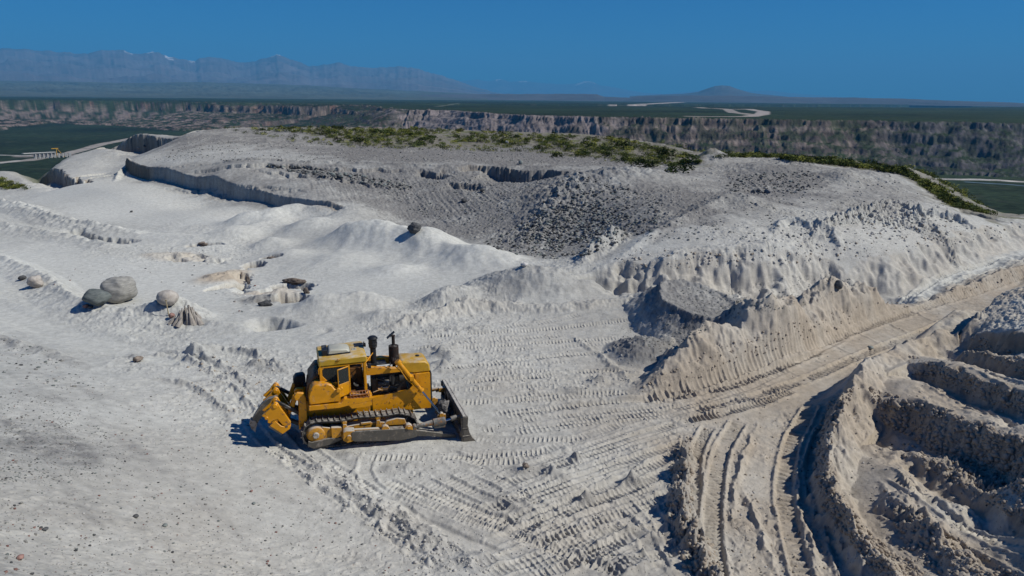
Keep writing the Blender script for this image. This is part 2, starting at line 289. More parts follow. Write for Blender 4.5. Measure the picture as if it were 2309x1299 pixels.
# wash-outs with broken crust
def hole(u, v, z, rx, ry, h, rot=0, seed=0):
    c = onz(u, v, z); cr, sr = math.cos(rot), math.sin(rot)
    def fn(x, y, zz, A):
        a = (x-c[0])*cr+(y-c[1])*sr; b = -(x-c[0])*sr+(y-c[1])*cr
        q = np.sqrt((a/rx)**2+(b/ry)**2)+.35*fbm(x*1.2, y*1.2, 3, seed+41)
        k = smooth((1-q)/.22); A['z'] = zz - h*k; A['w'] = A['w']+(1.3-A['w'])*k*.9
    feat(np.array([c]), max(rx, ry)*2, fn)
hole(518,640,-.5,.6,2.4,1.9,-.35,1); hole(572,592,-.5,1.0,1.2,1.4,0,2); hole(655,680,-.5,1.4,1.3,1.5,.4,3); hole(664,646,-.5,1.8,1.0,1.2,-.1,4); hole(462,551,-.3,1.9,.7,.9,.2,5)
hole(600,690,-.5,.7,.3,.5,0,6); hole(612,582,-.5,1.0,.3,.5,0,7); hole(400,583,-.4,.8,.5,.5,0,8); hole(690,655,-.5,.4,.9,.6,.3,9)
scarp([(530,610,-.5,.1),(555,600,-.5,.5),(560,625,-.5,.6),(566,650,-.5,.5),(600,655,-.5,.4),(650,640,-.5,.5),(690,645,-.5,.3)], .3, 1.5, rough=.6, seed=42)
scarp([(345,578,-.3,.1),(400,572,-.3,.4),(440,568,-.3,.4),(500,574,-.3,.3),(540,568,-.3,.1)], .3, 1.8, rough=.9, seed=43)
mound(505,620,-.5,1.5,2.6,.35,rot=-.3,seed=44,wm=.75,g=0,lump=.6); mound(610,665,-.5,2.2,.8,.3,rot=.1,seed=45,wm=.6,g=0,lump=.6); mound(400,575,-.4,2.8,1.6,.3,seed=46,wm=.55,g=0,lump=.6)
mound(600,683,-.5,2.0,1.0,.35,seed=47,g=.6,lump=.9)
# rubble fan under the bench and dark gravel heaps
mound(1290,480,1.2,8,8,.9,seed=51,g=.95,lump=.25); mound(1400,430,3.2,6,5,.9,seed=52,g=.8,lump=.25); mound(1480,420,3.8,5,4,.5,seed=53,g=.5)
ridge([(1290,390,4.4,.1),(1280,430,3.4,.4),(1240,480,2,.7),(1190,530,.8,.5),(1150,560,.2,.1)], 4, 4, seed=54, g=.9, lump=.6, rough=.8)
ridge([(1300,610,.6,.2),(1335,585,.9,1.0),(1375,558,1.4,1.5),(1400,540,1.8,.8)], 1.4, 1.6, seed=55, g=.3, rough=.4)
# edge of the churned terrace falling to the corridor
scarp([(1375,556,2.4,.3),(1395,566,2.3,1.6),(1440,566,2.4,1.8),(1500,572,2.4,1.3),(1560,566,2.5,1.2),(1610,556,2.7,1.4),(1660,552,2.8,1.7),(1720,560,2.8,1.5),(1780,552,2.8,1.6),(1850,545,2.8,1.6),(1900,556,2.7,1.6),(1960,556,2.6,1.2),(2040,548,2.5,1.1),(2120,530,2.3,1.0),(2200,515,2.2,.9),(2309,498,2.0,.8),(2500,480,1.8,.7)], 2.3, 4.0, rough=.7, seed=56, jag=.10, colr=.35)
ridge([(1460,640,.9,.2),(1500,610,1.1,.6),(1580,600,1.2,.5),(1700,598,1.2,.4),(1800,590,1.2,.3)], 1.2, 1.4, seed=57, rough=.3, flute=.4)
mound(1720,385,4.8,5,3,.7,seed=61,g=.15); mound(1600,372,5.0,3.0,2.6,1.0,seed=62,g=.1); mound(1790,378,4.7,3,2.5,.6,seed=63,g=.5,lump=.4)
mound(1950,405,4.2,6,4,1.0,seed=64,g=.1); mound(2040,400,3.8,4,3.5,.8,seed=65,g=.1); mound(1900,415,4,2,3.0,.7,seed=66,g=.4); mound(1670,465,3.6,3,3,.8,seed=67,g=.5)
mound(1606,360,5.4,2.4,1.8,1.7,seed=68,g=.35,p=1.2)
scarp([(1690,428,4.0,.1),(1705,430,4.0,1.1),(1735,436,3.9,.9),(1750,440,3.9,.1)], .5, 2.5, rough=.5, seed=69)
scarp([(2165,456,3.2,.1),(2195,462,3.1,.9),(2230,472,2.9,.6),(2250,478,2.6,.1)], .5, 2.0, rough=.4, seed=70)
for k in range(12):      # pushed-up crescents of crusted sand
    r = 26+k*9
    ridge([(2000-r*1.6,500+k*4,3.1,.05),(2000-r*1.1,478+k*4.5-r*.12,3.2,.25),(2010,470+k*5-r*.2,3.2,.34),(2010+r*1.1,480+k*4.5-r*.1,3.0,.25),(2010+r*1.5,502+k*3,2.9,.05)], .5, .35, seed=71+k, rough=.6, lump=.6, g=.25)
ridge([(1745,530,3.0,.2),(1770,512,3.1,.6),(1830,518,3.1,.5),(1880,530,2.9,.4),(1895,545,2.8,.2)], .9, .7, seed=85, rough=.3)
ridge([(2040,500,3,.2),(2100,488,2.9,.7),(2170,500,2.6,.7),(2210,515,2.3,.2)], .9, .6, seed=86, rough=.5, lump=.5)
ridge([(1390,555,2.6,.1),(1480,520,3.0,.3),(1580,480,3.5,.35),(1680,445,3.9,.2)], 1.6, 1.0, seed=87, rough=.2, g=.05)
# the heaps and the fluted berm along the haul lane
plateau(1578,682,1.7,2.2,3.0,1.5,rot=.35,g=.62,wm=.2,seed=91,edge=.75)
mound(1452,775,.6,1.8,2.0,1.1,rot=.3,p=1.1,seed=92,g=.85,wm=.2,lump=.1)
plateau(1722,706,2.0,1.7,1.2,.9,rot=.3,g=.6,wm=.45,seed=93,edge=.6); plateau(1790,640,2.4,2.2,1.3,1.1,rot=.25,g=.6,wm=.4,seed=95,edge=.7); plateau(1893,640,2.3,1.8,1.0,.5,rot=.25,g=.6,wm=.45,seed=96,edge=.6)
ridge([(1425,888,.05,.1),(1470,850,.6,.6),(1530,786,1.6,1.5),(1594,716,2.6,2.3),(1650,722,2.3,2.0),(1700,713,2.3,1.9),(1738,696,2.5,2.0),(1790,674,2.6,2.0),(1820,657,2.6,2.0),(1870,641,2.6,1.9),(1930,622,2.7,1.8),(1968,615,2.8,1.9),(2000,632,2.4,1.5),(2030,643,2.0,1.1),(2100,631,2.0,1.05),(2180,609,2.0,1.0),(2250,589,2.0,.95),(2309,574,2.0,.95),(2450,540,2.0,.95)], 1.7, 2.7, p=.95, seed=94, rough=.3, wm=.7, g=.12, flute=.12, lump=.08)
# right foreground: windrows, cut lanes and terraces
ridge([(1535,985,-.1,.1),(1545,1020,-.1,.35),(1535,1080,-.1,.4),(1530,1150,-.15,.5),(1560,1220,-.15,.5),(1590,1299,-.15,.5),(1610,1380,-.2,.5)], .5, .35, seed=101, rough=.35, lump=.9, wm=.5, g=.3)
ridge([(1960,842,.9,.3),(1940,855,1.3,1.0),(1905,895,1.4,1.1),(1888,945,1.3,1.1),(1872,1010,1.2,1.0),(1870,1050,1.1,.9),(1888,1105,1.0,.8),(1925,1165,.9,.7),(1975,1230,.8,.6),(2050,1310,.8,.6)], 1.0, .6, p=1.0, seed=102, rough=.22, lump=.25, wm=.65, g=.1)
ridge([(1985,1090,.4,.1),(2030,1140,.5,.5),(2080,1190,.5,.5),(2110,1250,.5,.2)], .6, .6, seed=103, rough=.3, lump=.7, wm=.5)
ridge([(2050,1170,.5,.1),(2120,1240,.5,.6),(2200,1310,.5,.5)], .6, .6, seed=104, rough=.4, lump=.7, wm=.4)
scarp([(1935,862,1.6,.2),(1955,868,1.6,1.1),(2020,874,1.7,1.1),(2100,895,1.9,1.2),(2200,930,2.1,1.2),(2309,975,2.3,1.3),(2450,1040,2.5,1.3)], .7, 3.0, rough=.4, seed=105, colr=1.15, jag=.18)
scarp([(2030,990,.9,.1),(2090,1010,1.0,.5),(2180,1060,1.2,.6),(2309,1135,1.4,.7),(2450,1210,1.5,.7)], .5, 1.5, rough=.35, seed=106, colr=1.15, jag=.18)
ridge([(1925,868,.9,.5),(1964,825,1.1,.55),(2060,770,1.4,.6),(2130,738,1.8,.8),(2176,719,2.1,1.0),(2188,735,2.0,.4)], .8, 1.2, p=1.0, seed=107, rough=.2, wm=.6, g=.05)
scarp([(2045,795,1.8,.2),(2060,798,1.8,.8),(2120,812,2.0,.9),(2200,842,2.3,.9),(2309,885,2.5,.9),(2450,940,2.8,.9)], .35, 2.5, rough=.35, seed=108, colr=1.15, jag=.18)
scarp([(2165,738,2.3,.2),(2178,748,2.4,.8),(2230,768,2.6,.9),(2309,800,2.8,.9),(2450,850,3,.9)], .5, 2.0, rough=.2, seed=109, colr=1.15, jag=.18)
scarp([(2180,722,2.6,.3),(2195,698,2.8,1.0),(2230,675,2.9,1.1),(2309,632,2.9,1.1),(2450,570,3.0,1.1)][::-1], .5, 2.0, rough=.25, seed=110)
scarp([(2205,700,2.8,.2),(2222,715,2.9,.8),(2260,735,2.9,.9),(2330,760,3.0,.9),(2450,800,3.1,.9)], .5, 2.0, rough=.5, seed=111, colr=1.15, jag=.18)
# soil pushed up by the blade, low heaps, small ruts
for k, (u, v, h, r) in enumerate([(1000,800,.5,1.0),(990,830,.35,.8),(620,835,.2,.7),(460,800,.3,.8),(310,812,.3,.5),(580,825,.25,.5),(470,870,.2,.6),(640,900,.12,.4),(1250,1060,.25,.5),(1180,1055,.15,.4),(1430,1080,.3,.35),(1300,1030,.3,.25),(1150,1130,.15,.6),(1320,1120,.2,.3),(1090,1270,.15,.5),(1420,1280,.2,.7),(1460,1200,.15,.5),(1290,880,.12,.5),(1350,860,.2,.4),(900,1050,.15,.5),(790,1030,.12,.5)]):
    mound(u, v, 0, r*1.4, r*.8, h, seed=120+k, g=.35, lump=.8, rot=-.5+.3*(k % 4))
for k, pts in enumerate([
 [(590,1010,0,.1),(700,1080,0,.14),(850,1180,0,.14),(1000,1290,0,.12)],[(640,1020,0,.06),(780,1100,0,.16),(930,1200,0,.16),(1080,1299,0,.1)],[(700,1030,0,.08),(840,1110,0,.14),(960,1190,0,.14),(1060,1270,0,.1)],
 [(300,800,.1,.1),(400,800,.1,.2),(500,850,.1,.16),(560,900,0,.12),(600,960,0,.05)],[(330,860,.2,.05),(430,870,.1,.16),(500,920,0,.14),(530,960,0,.06)],[(380,790,.1,.1),(450,800,.1,.22),(520,830,.1,.18),(570,880,0,.1)],
 [(480,790,0,.1),(560,800,0,.25),(620,830,0,.2),(650,842,0,.05)],[(1290,760,0,.08),(1350,800,0,.12),(1420,860,0,.1)],[(850,765,0,.05),(960,755,0,.14),(1100,742,0,.1)]]):
    ridge(pts, .35, .35, seed=150+k, rough=.25, lump=1.1, g=.25)
strip([(690,1030,0),(800,1080,0),(950,1170,0),(1100,1240,0),(1250,1320,0)], .55, dz=-.04, calm=.97, g=.02)
strip([(595,1010,0),(720,1100,0),(860,1190,0),(1000,1310,0)], .5, dz=-.05, calm=.97, g=.02, ripple=.02)
strip([(900,1075,0),(1050,1070,0),(1200,1065,0)], .4, dz=-.03, calm=.9)
for off in (0, 14, 30, 52): strip([(300+off,780+off*.3,.1),(420+off,800+off*.3,.1),(500+off,850+off*.5,0),(545+off,920+off*.5,0)], .3, dz=-.05, calm=.9, ripple=.02)
flatten([(1450,898,0),(1600,865,0),(1760,815,0),(1900,752,.05),(2000,708,.1),(2309,634,.2),(2309,648,.2),(2180,716,.15),(2050,778,.1),(1950,838,0),(1860,905,0),(1700,940,0),(1560,950,0)], -.03, .2)
# crawler prints
WM = .4
for pts in [
 [(940,765,0),(1100,755,0),(1300,742,0),(1420,735,0)],[(930,792,0),(1100,782,0),(1300,770,0),(1400,765,0)],[(1000,835,0),(1150,815,0),(1300,800,0),(1420,795,0)],[(1040,862,0),(1200,850,0),(1350,835,0),(1430,845,0)],
 [(1010,905,0),(1150,900,0),(1300,885,0),(1420,885,0)],[(1130,935,0),(1250,920,0),(1400,905,0),(1520,905,0)],[(1075,960,0),(1200,955,0),(1350,940,0),(1500,925,0),(1600,905,0)],[(1060,980,0),(1200,985,0),(1330,985,0)],
 [(820,1030,0),(950,1025,0),(1100,1020,0),(1250,1010,0)],[(1130,1090,0),(1280,1035,0),(1420,985,0),(1540,950,0)],[(1080,1150,0),(1230,1100,0),(1400,1040,0),(1560,990,0)],[(1170,1180,0),(1300,1120,0),(1440,1060,0),(1540,1010,0)],
 [(1100,1225,0),(1250,1160,0),(1380,1110,0),(1500,1060,0)],[(1200,1230,0),(1330,1175,0),(1450,1130,0),(1530,1100,0)],[(860,1075,0),(1000,1140,0),(1150,1200,0),(1300,1260,0),(1420,1310,0)],[(960,1100,0),(1100,1160,0),(1200,1190,0)],
 [(1250,1299,0),(1350,1240,0),(1450,1190,0),(1520,1180,0)],[(1350,1310,0),(1440,1260,0),(1540,1230,0)],[(1440,1110,0),(1500,1180,0),(1530,1260,0)],[(1380,1140,0),(1450,1200,0),(1500,1290,0)],
 [(650,960,0),(700,1015,0),(760,1060,0),(860,1120,0)],[(560,940,0),(600,1000,0),(680,1060,0)],[(880,840,0),(960,870,0),(1050,875,0)],[(840,1010,0),(820,1060,0),(850,1100,0)],[(1000,1010,0),(1090,1035,0),(1190,1030,0)]]:
    cleats(pts, .5, depth=.04, strength=.95, sp=.19, bar_h=.085)
_r = random.Random(5)
for v0 in range(735, 890, 17):
    u0 = _r.randint(960, 1150); u1 = _r.randint(1250, 1440)
    cleats([(u0, v0+_r.randint(4, 12), 0), ((u0+u1)/2, v0, 0), (u1, v0-_r.randint(4, 14), 0)], .48, depth=.02, sp=.21, strength=_r.uniform(.5, .95))
for v0 in range(985, 1290, 26):
    u0 = _r.randint(1060, 1250); u1 = _r.randint(1380, 1540); a = _r.uniform(.34, .46)
    cleats([(u0, v0+(1300-u0)*a, 0), ((u0+u1)/2, v0+(1300-(u0+u1)/2)*a, 0), (u1, v0+(1300-u1)*a*.9, 0)], .48, depth=.025, sp=.19, strength=_r.uniform(.45, .95))
for k in range(6):
    o_ = k*34; cleats([(860+o_*1.2, 1090-o_*.3, 0), (1050+o_, 1170-o_*.2, 0), (1230+o_, 1240-o_*.1, 0), (1330+o_, 1300, 0)], .48, depth=.02, sp=.19, strength=_r.uniform(.4, .8))
for k in range(5):
    cleats([(1500+k*60, 935-k*24, 0), (1620+k*60, 905-k*30, 0), (1720+k*60, 865-k*32, 0)], .5, depth=.03, sp=.26, strength=.7)
for k in range(4):
    cleats([(1095+_r.randint(0,60), 905+k*22, 0), (1300, 893+k*20, 0), (1500+_r.randint(0,60), 880+k*17, 0)], .48, depth=.03, sp=.2, strength=.9)
for pts, wd in [
 ([(1440,905,0),(1600,868,0),(1750,815,0),(1900,760,.05),(2060,705,.1),(2200,662,.15),(2330,625,.2)], .62),([(1560,930,0),(1700,895,0),(1850,845,0),(1960,795,.05),(2080,750,.1),(2170,712,.1)], .62),
 ([(1500,900,0),(1620,880,0),(1740,840,0),(1860,795,0)], .55),([(1530,950,0),(1660,925,0),(1790,880,0)], .55),
 ([(1668,948,-.1),(1630,1010,-.15),(1612,1090,-.2),(1605,1180,-.2),(1610,1250,-.2),(1618,1330,-.2)], .62),([(1830,925,-.1),(1790,985,-.1),(1772,1060,-.15),(1770,1130,-.2),(1785,1200,-.2),(1800,1260,-.2),(1820,1330,-.2)], .62),
 ([(1600,960,-.1),(1565,1030,-.1),(1570,1120,-.15)], .5),([(1860,960,0),(1835,1030,-.1),(1840,1110,-.15),(1880,1200,-.15),(1920,1310,-.1)], .5),
 ([(2010,1065,.6),(2080,1110,.7),(2160,1160,.8),(2250,1215,.9),(2340,1270,1.0)], .5),([(1985,1130,.5),(2060,1170,.6),(2150,1220,.7),(2240,1280,.8),(2300,1330,.9)], .5),
 ([(2080,850,1.7),(2180,880,2.0),(2300,930,2.4)], .5),([(2200,800,2.7),(2309,850,3.0)], .5),([(2130,610,1.0),(2230,590,1.0),(2330,565,1.0)], .6),([(2040,632,1.0),(2150,590,1.0),(2280,560,1.0)], .5)]:
    cleats(pts, wd, depth=.07, sp=.20 if pts[0][1] > 940 else .30, side=.08, bar_h=.19)
for u in range(1640, 2150, 62):     # blade lines across the haul lane
    v = 905-(u-1600)*.38
    ridge([(u-45,v-32,0,.02),(u,v-10,0,.06),(u+40,v+8,0,.05)], .12, .12, seed=u, rough=.05, lump=.4)
for pts in [[(1710,945,-.1,.04),(1680,1020,-.15,.14),(1655,1110,-.2,.16),(1650,1180,-.2,.1)],[(1668,1090,-.2,.04),(1700,1160,-.2,.15),(1730,1240,-.2,.15),(1760,1310,-.2,.1)],[(1820,1000,-.1,.05),(1800,1070,-.1,.14),(1805,1160,-.2,.14),(1830,1230,-.2,.2),(1850,1310,-.2,.15)],
            [(1870,1180,-.1,.05),(1905,1250,-.1,.18),(1950,1330,-.1,.15)],[(2000,1040,.6,.05),(2040,1085,.6,.15),(2085,1150,.6,.1)],[(2100,1060,.9,.05),(2200,1120,1,.12),(2309,1195,1.1,.14)],[(1575,1050,-.1,.03),(1590,1120,-.15,.08)],[(2120,1200,.7,.05),(2200,1255,.8,.16),(2260,1310,.8,.1)]]:
    ridge(pts, .22, .18, seed=int(pts[0][0]), rough=.12, lump=.6, wm=.5)
strip([(2040,1080,.7),(2150,1150,.9),(2280,1230,1.0),(2400,1300,1.1)], .9, g=.0, wm=.05, calm=.75, ripple=.03, soft=.3)
strip([(2130,860,1.9),(2220,890,2.2),(2330,940,2.6)], .6, g=.05, wm=.2, calm=.7, ripple=.03, soft=.3)
strip([(2180,790,2.8),(2330,850,3.1)], .7, g=.0, wm=0, calm=.6, soft=.3)
strip([(1750,940,-.1),(1710,1060,-.15),(1700,1130,-.2)], 1.2, g=0, wm=.15, calm=.55, soft=.4)
strip([(1700,1150,-.2),(1730,1230,-.2),(1780,1320,-.2)], .6, g=.05, wm=.1, calm=.6, soft=.3)
strip([(2030,640,1.0),(2150,600,1.0),(2309,555,1.0),(2450,520,1)], 2.2, g=0, wm=.02, calm=.75, soft=.8)
# colour and relief regions
tint([(-60,850,2),(200,860,1),(500,960,.3),(700,1100,0),(950,1330,0),(-60,1330,5)], n=.5, soft=1.5)
tint([(-40,900,3),(120,930,2.5),(200,1010,2),(110,1040,2.5),(-40,1010,3)], g=.8, soft=.8, amount=.6, z=0)
tint([(330,362,4.5),(1290,370,4.6),(1500,385,4.7),(1500,370,4.8),(1250,330,5.4),(800,328,5.4),(600,345,4.9)], n=.35, soft=3)
tint([(280,372,3),(780,470,.5),(560,515,0),(200,495,0),(60,450,0),(100,415,.6)], n=.18, g=.0, soft=2)
tint([(700,520,0),(1150,590,0),(1180,640,0),(950,660,0),(680,680,0),(700,600,0),(560,560,0)], n=.15, soft=1.5)
tint([(0,600,0),(120,620,0),(240,700,0),(500,710,0),(520,620,0),(450,590,0),(200,570,0),(0,560,0)], n=.22, g=0, soft=1.5)
tint([(620,368,4.5),(700,376,4.2),(820,395,3.5),(930,418,3.0),(925,432,2.7),(800,412,3.1),(680,392,3.8),(600,378,4.2)], g=1.0, n=1.6, soft=.7)
tint([(1295,385,4.4),(1420,430,3.8),(1470,520,2.6),(1330,585,.5),(1150,575,.1),(1130,540,.2),(1220,470,1.5)], g=.7, n=1.1, soft=1.8)
tint([(1560,370,4.8),(1900,375,4.7),(2050,400,3.7),(2150,500,2.6),(1900,545,2.7),(1450,550,2.4),(1430,470,3.4)], n=1.5, soft=2)
tint([(1560,360,5),(1900,372,4.7),(2060,410,3.8),(2130,470,2.8),(1950,490,3.2),(1780,470,3.6),(1620,510,3.2),(1440,530,2.6),(1430,440,3.6)], g=.52, wm=.2, soft=3)
tint([(1450,430,3.9),(1640,440,3.9),(1620,485,3.5),(1500,520,3),(1440,520,2.8)], g=.8, wm=.3, soft=2)
tint([(1640,390,4.6),(1830,380,4.8),(1850,425,4.2),(1760,450,4),(1640,430,4.2)], g=.85, soft=2)
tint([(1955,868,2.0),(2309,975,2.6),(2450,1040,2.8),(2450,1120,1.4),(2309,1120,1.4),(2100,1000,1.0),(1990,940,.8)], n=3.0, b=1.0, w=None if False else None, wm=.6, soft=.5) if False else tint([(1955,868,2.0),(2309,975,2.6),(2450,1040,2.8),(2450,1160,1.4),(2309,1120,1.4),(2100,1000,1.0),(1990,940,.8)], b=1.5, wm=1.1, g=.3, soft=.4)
tint([(1535,985,-.1),(1560,1060,-.1),(1550,1150,-.1),(1640,1330,-.1),(1560,1330,-.1),(1500,1170,-.1),(1515,1020,-.1)], b=.8, wm=.6, soft=.2)
tint([(1900,960,0),(1880,1100,.2),(2100,1330,.2),(1960,1330,0),(1850,1120,0),(1840,1000,0)], b=.5, wm=.7, soft=.3)
tint([(2210,680,2.8),(2309,635,2.9),(2450,600,2.9),(2450,760,3),(2309,745,3),(2230,715,2.9)], b=.6, g=0, wm=0, soft=.3)
# grey stony ground on the hill and on the quarry slope
tint([(440,290,7),(1400,312,6.2),(1560,348,5),(1520,385,4.7),(1300,372,4.7),(950,367,4.6),(760,362,4.6),(700,345,4.9),(560,325,5.4)], g=.95, wm=.35, soft=4)
tint([(640,366,4.5),(1290,376,4.6),(1250,450,2.4),(1120,545,.1),(960,530,.3),(850,470,1.5),(760,440,2.3)], g=.80, soft=3)
tint([(1500,900,0),(1800,760,0),(2309,600,.2),(2450,640,2),(2309,690,3),(2200,760,2.3),(2450,960,3),(2450,1330,1),(1560,1330,0)], wm=.85, soft=1.5, amount=.7)
tint([(300,318,4.5),(430,292,7),(620,288,7),(780,330,5.3),(700,345,4.9),(560,325,5.4),(400,345,4.3)], g=.65, wm=.3, soft=5)
tint([(300,368,3.6),(640,366,4.4),(800,455,2.0),(720,452,2.4),(600,424,3),(470,396,3.5),(340,374,3.5)], g=.5, wm=.2, soft=1.5)
tint([(600,378,4),(700,372,4.3),(1270,380,4.4),(1180,470,1.2),(1000,520,.2),(880,470,1.2),(790,462,2),(680,425,3)], q=1.0, soft=4)
ridge([(300,364,4,.1),(420,364,4.2,.22),(600,364,4.5,.25),(800,366,4.6,.2),(930,369,4.6,.2),(1280,376,4.6,.15)], .5, .4, seed=140, rough=.3, lump=.6)
# scrub on the hill
tint([(420,286,7),(700,284,7.4),(1000,289,7.2),(1400,311,6.2),(1560,345,5),(1600,362,5),(1560,378,4.8),(1440,362,4.9),(1280,350,5),(1200,332,5.3),(1000,330,5.4),(800,326,5.5),(690,300,6.5),(560,290,6.8)], e=1.0, soft=3)
tint([(1600,357,5.0),(1700,340,5.5),(2040,375,4.2),(2240,480,1.6),(2400,480,1.5),(2230,500,2.0),(2150,470,2.6),(2040,395,4.2),(1840,372,4.9),(1800,362,5.0),(1700,352,5.4)], e=1.0, soft=2)

def inpoly(x, y, P):
    ins = np.zeros(x.shape, bool); Pc = np.vstack([P, P[:1]])
    for i in range(len(P)):
        ax, ay = Pc[i]; bx, by = Pc[i+1]
        ins ^= ((ay > y) != (by > y)) & (x < (bx-ax)*(y-ay)/(by-ay+1e-12)+ax)
    return ins
BPOLY = np.vstack([BND, [[900, -400], [-900, -400]]])
def base_eval(x, y):
    """height and colour weights interpolated from the control points"""
    out = {k: np.zeros(x.shape, np.float32) for k in 'zgw'}
    xs = x.ravel(); ys = y.ravel()
    Z = np.empty(xs.shape, np.float32); G = Z.copy(); W = Z.copy()
    for a in range(0, len(xs), 20000):
        dx = xs[a:a+20000, None]-CPXY[None, :, 0]; dy = ys[a:a+20000, None]-CPXY[None, :, 1]
        d2 = dx*dx+dy*dy
        Z[a:a+20000] = np.sqrt(d2+4.0)@_Wz + 2.0
        ww = 1/(d2/(1+.02*(xs[a:a+20000, None]**2+ys[a:a+20000, None]**2))+.3)**1.7; ww /= ww.sum(1, keepdims=True)
        G[a:a+20000] = ww@CPA[:, 3]; W[a:a+20000] = ww@CPA[:, 4]
    return Z.reshape(x.shape), G.reshape(x.shape), W.reshape(x.shape)

def relief(x, y, base=None):
    """full quarry relief at world points; returns dict of arrays"""
    if base is None: base = base_eval(x, y)
    Z, G, W = base
    A = {'z': np.array(Z, np.float64), 'g': np.array(G, np.float64), 'w': np.array(W, np.float64), 'e': np.zeros(x.shape), 'q': np.zeros(x.shape), 'n': np.ones(x.shape), 'b': np.zeros(x.shape)}
    sh = x.shape
    X = x.ravel(); Y = y.ravel(); A = {k: v.ravel() for k, v in A.items()}
    for (x0, x1, y0, y1), fn in FEATS:
        idx = np.nonzero((X > x0) & (X < x1) & (Y > y0) & (Y < y1))[0]
        if len(idx) == 0: continue
        S = {k: v[idx] for k, v in A.items()}
        fn(X[idx], Y[idx], S['z'], S)
        for k in A: A[k][idx] = S[k]
    dist = np.hypot(X, Y)
    n = A['n']*(1+.6*A['g'])
    med = fbm(X*.8, Y*.8, 4, 2); fin = fbm(X*3.7, Y*3.7, 3, 3, gain=.6); big = fbm(X*.2, Y*.2, 3, 1)
    A['z'] += n*(.12*big + .055*med + .012*fin)
    # broken crust and clods: sparse lumps that only appear in patches
    pt = smooth((fbm(X*.11, Y*.11, 3, 9)+.12)*3)
    for sc, am, th, sd in ((1.4, .12, .32, 41), (3.1, .12, .30, 42), (6.0, .09, .27, 43)):
        A['z'] += am*np.clip(perlin(X*sc+med, Y*sc, sd)-th, 0, 1)*n*(.12+pt*.9)
    cr = 1-np.abs(fbm(X*1.0, Y*1.0, 3, 44))*14
    A['z'] -= .03*np.clip(cr, 0, 1)*n*pt
    cl = np.clip(fbm(X*2.4, Y*2.4, 4, 6, gain=.65, ridged=True)-.1, 0, 1); rid = cr
    A['z'] += A['b']*(cl*.26+fbm(X*1.3, Y*1.3, 3, 15)*.18+.10*np.clip(fbm(X*6, Y*6, 2, 19, ridged=True), -.3, 1))
    A['z'] += A['e']*(.25*np.clip(fbm(X*.6, Y*.6, 4, 16), 0, 1))
    # stones as bumps in gravelly ground, size grows a little with distance so they stay stones of 10-50 cm
    for sc, am, th in ((2.6, .22, .2), (5.2, .15, .12)):
        p = perlin(X*sc, Y*sc, 18)
        A['z'] += am*np.clip(p-th-.25*(1-np.clip(A['g'], 0, 1)), 0, 1)*smooth((A['g']-.35)*2.2)
    # rills raked down the quarry slope
    A['z'] += A['q']*.10*(fbm((X+.35*Y)*1.5, (Y-.3*X)*.10, 3, 47, ridged=True, gain=.6)-.3)
    # flow streaks on the loose slope
    A['rx'] = rid
    # outer slopes of the hill
    d, s, L = segdist(X, Y, BND)
    out = np.where(inpoly(X, Y, BPOLY), 0, np.abs(d))
    A['z'] -= .62*np.maximum(0, out-2) + .6*smooth(out/3) + smooth(out/8)*1.5*fbm(X*.12, Y*.12, 3, 22)
    A['o'] = smooth(out/6)
    return {k: v.reshape(sh) for k, v in A.items()}

# ---------------------------------------------------------------- canyon, far plateau, mountains
ZR, ZF = -20.0, -98.0          # rim of the far plateau and canyon floor
RIMP = [(-1500,232,1000),(-600,227,950),(0,226,900),(300,228,860),(520,231,800),(700,236,620),(800,236,540),(880,241,420),(920,247,350),(1000,248,260),(1100,254,230),(1200,259,200),(1370,263,170),(1600,266,165),(1800,269,175),(2000,271,180),(2309,277,180),(2800,286,180),(3600,300,180)]
RIM = np.array([onz(u, v, ZR) for u, v, _ in RIMP]); RIMW = np.array([r[2] for r in RIMP], float)
RIMS = arcs(RIM)

def far_z(x, y):
    d, s, L = segdist(x, y, RIM)                      # d > 0 towards the viewer
    W = np.interp(s, RIMS, RIMW)
    left = smooth((W-330)/250)
    q = W/190
    gul = fbm(s/(44*q)+.5*perlin(x/50, y/50, 39), d/(200*q), 5, 31, ridged=True, gain=.6)
    gul2 = fbm(x/(70*q), y/(70*q), 4, 33)
    dd = d + W*.16*gul2 - W*.05*(gul-.2)*smooth(d/W*5+.6) - W*.025*fbm(x/(16*q), y/(16*q), 3, 40, ridged=True)
    t = dd/W
    pr = np.interp(t, [-.02, .03, .07, .28, .32, .52, .55, .76, .79, 1.0], [0, .03, .13, .38, .46, .64, .71, .84, .91, 1.0])
    pl_ = np.interp(t, [0, .22, .25, .45, .60, .63, .85, 1.0], [0, .12, .50, .62, .74, .84, .94, 1.0])
    prof = pr*(1-left)+pl_*left
    z = ZR + (ZF-ZR)*prof
    rough = (prof > .02)*(prof < .99)
    z = z + rough*2.6*np.sin(z*2*np.pi/(15+4*perlin(s/300, s*0, 5))+gul2*4)*(1-.6*left)*smooth(fbm(x/90, y/90, 2, 46)*2+.5)
    z = z + rough*(3.2*fbm(x/14, y/14, 4, 35, ridged=True)+1.5*left*fbm(x/30, y/30, 4, 36, ridged=True)*3)
    z = z + (prof <= .02)*np.minimum(1, np.hypot(x, y)/4000)*(2.5*fbm(x/300, y/300, 3, 37)) + (prof >= .99)*1.2*fbm(x/60, y/60, 3, 38)
    return z, prof, d, W, gul, s

NAZ = 1500
AZ = np.radians(np.linspace(-46, 46, NAZ))
def ring(a, b, k): n = int(math.log(b/a)/k); return a*np.exp(np.arange(n)*math.log(b/a)/n)
RN = np.concatenate([ring(9.5, 60, .0020), ring(60, 168, .0017)])
RF = np.concatenate([ring(168, 850, .009), ring(850, 3300, .0030), ring(3300, 61000, .035), [61000]])
RN = np.append(RN, 168.0)

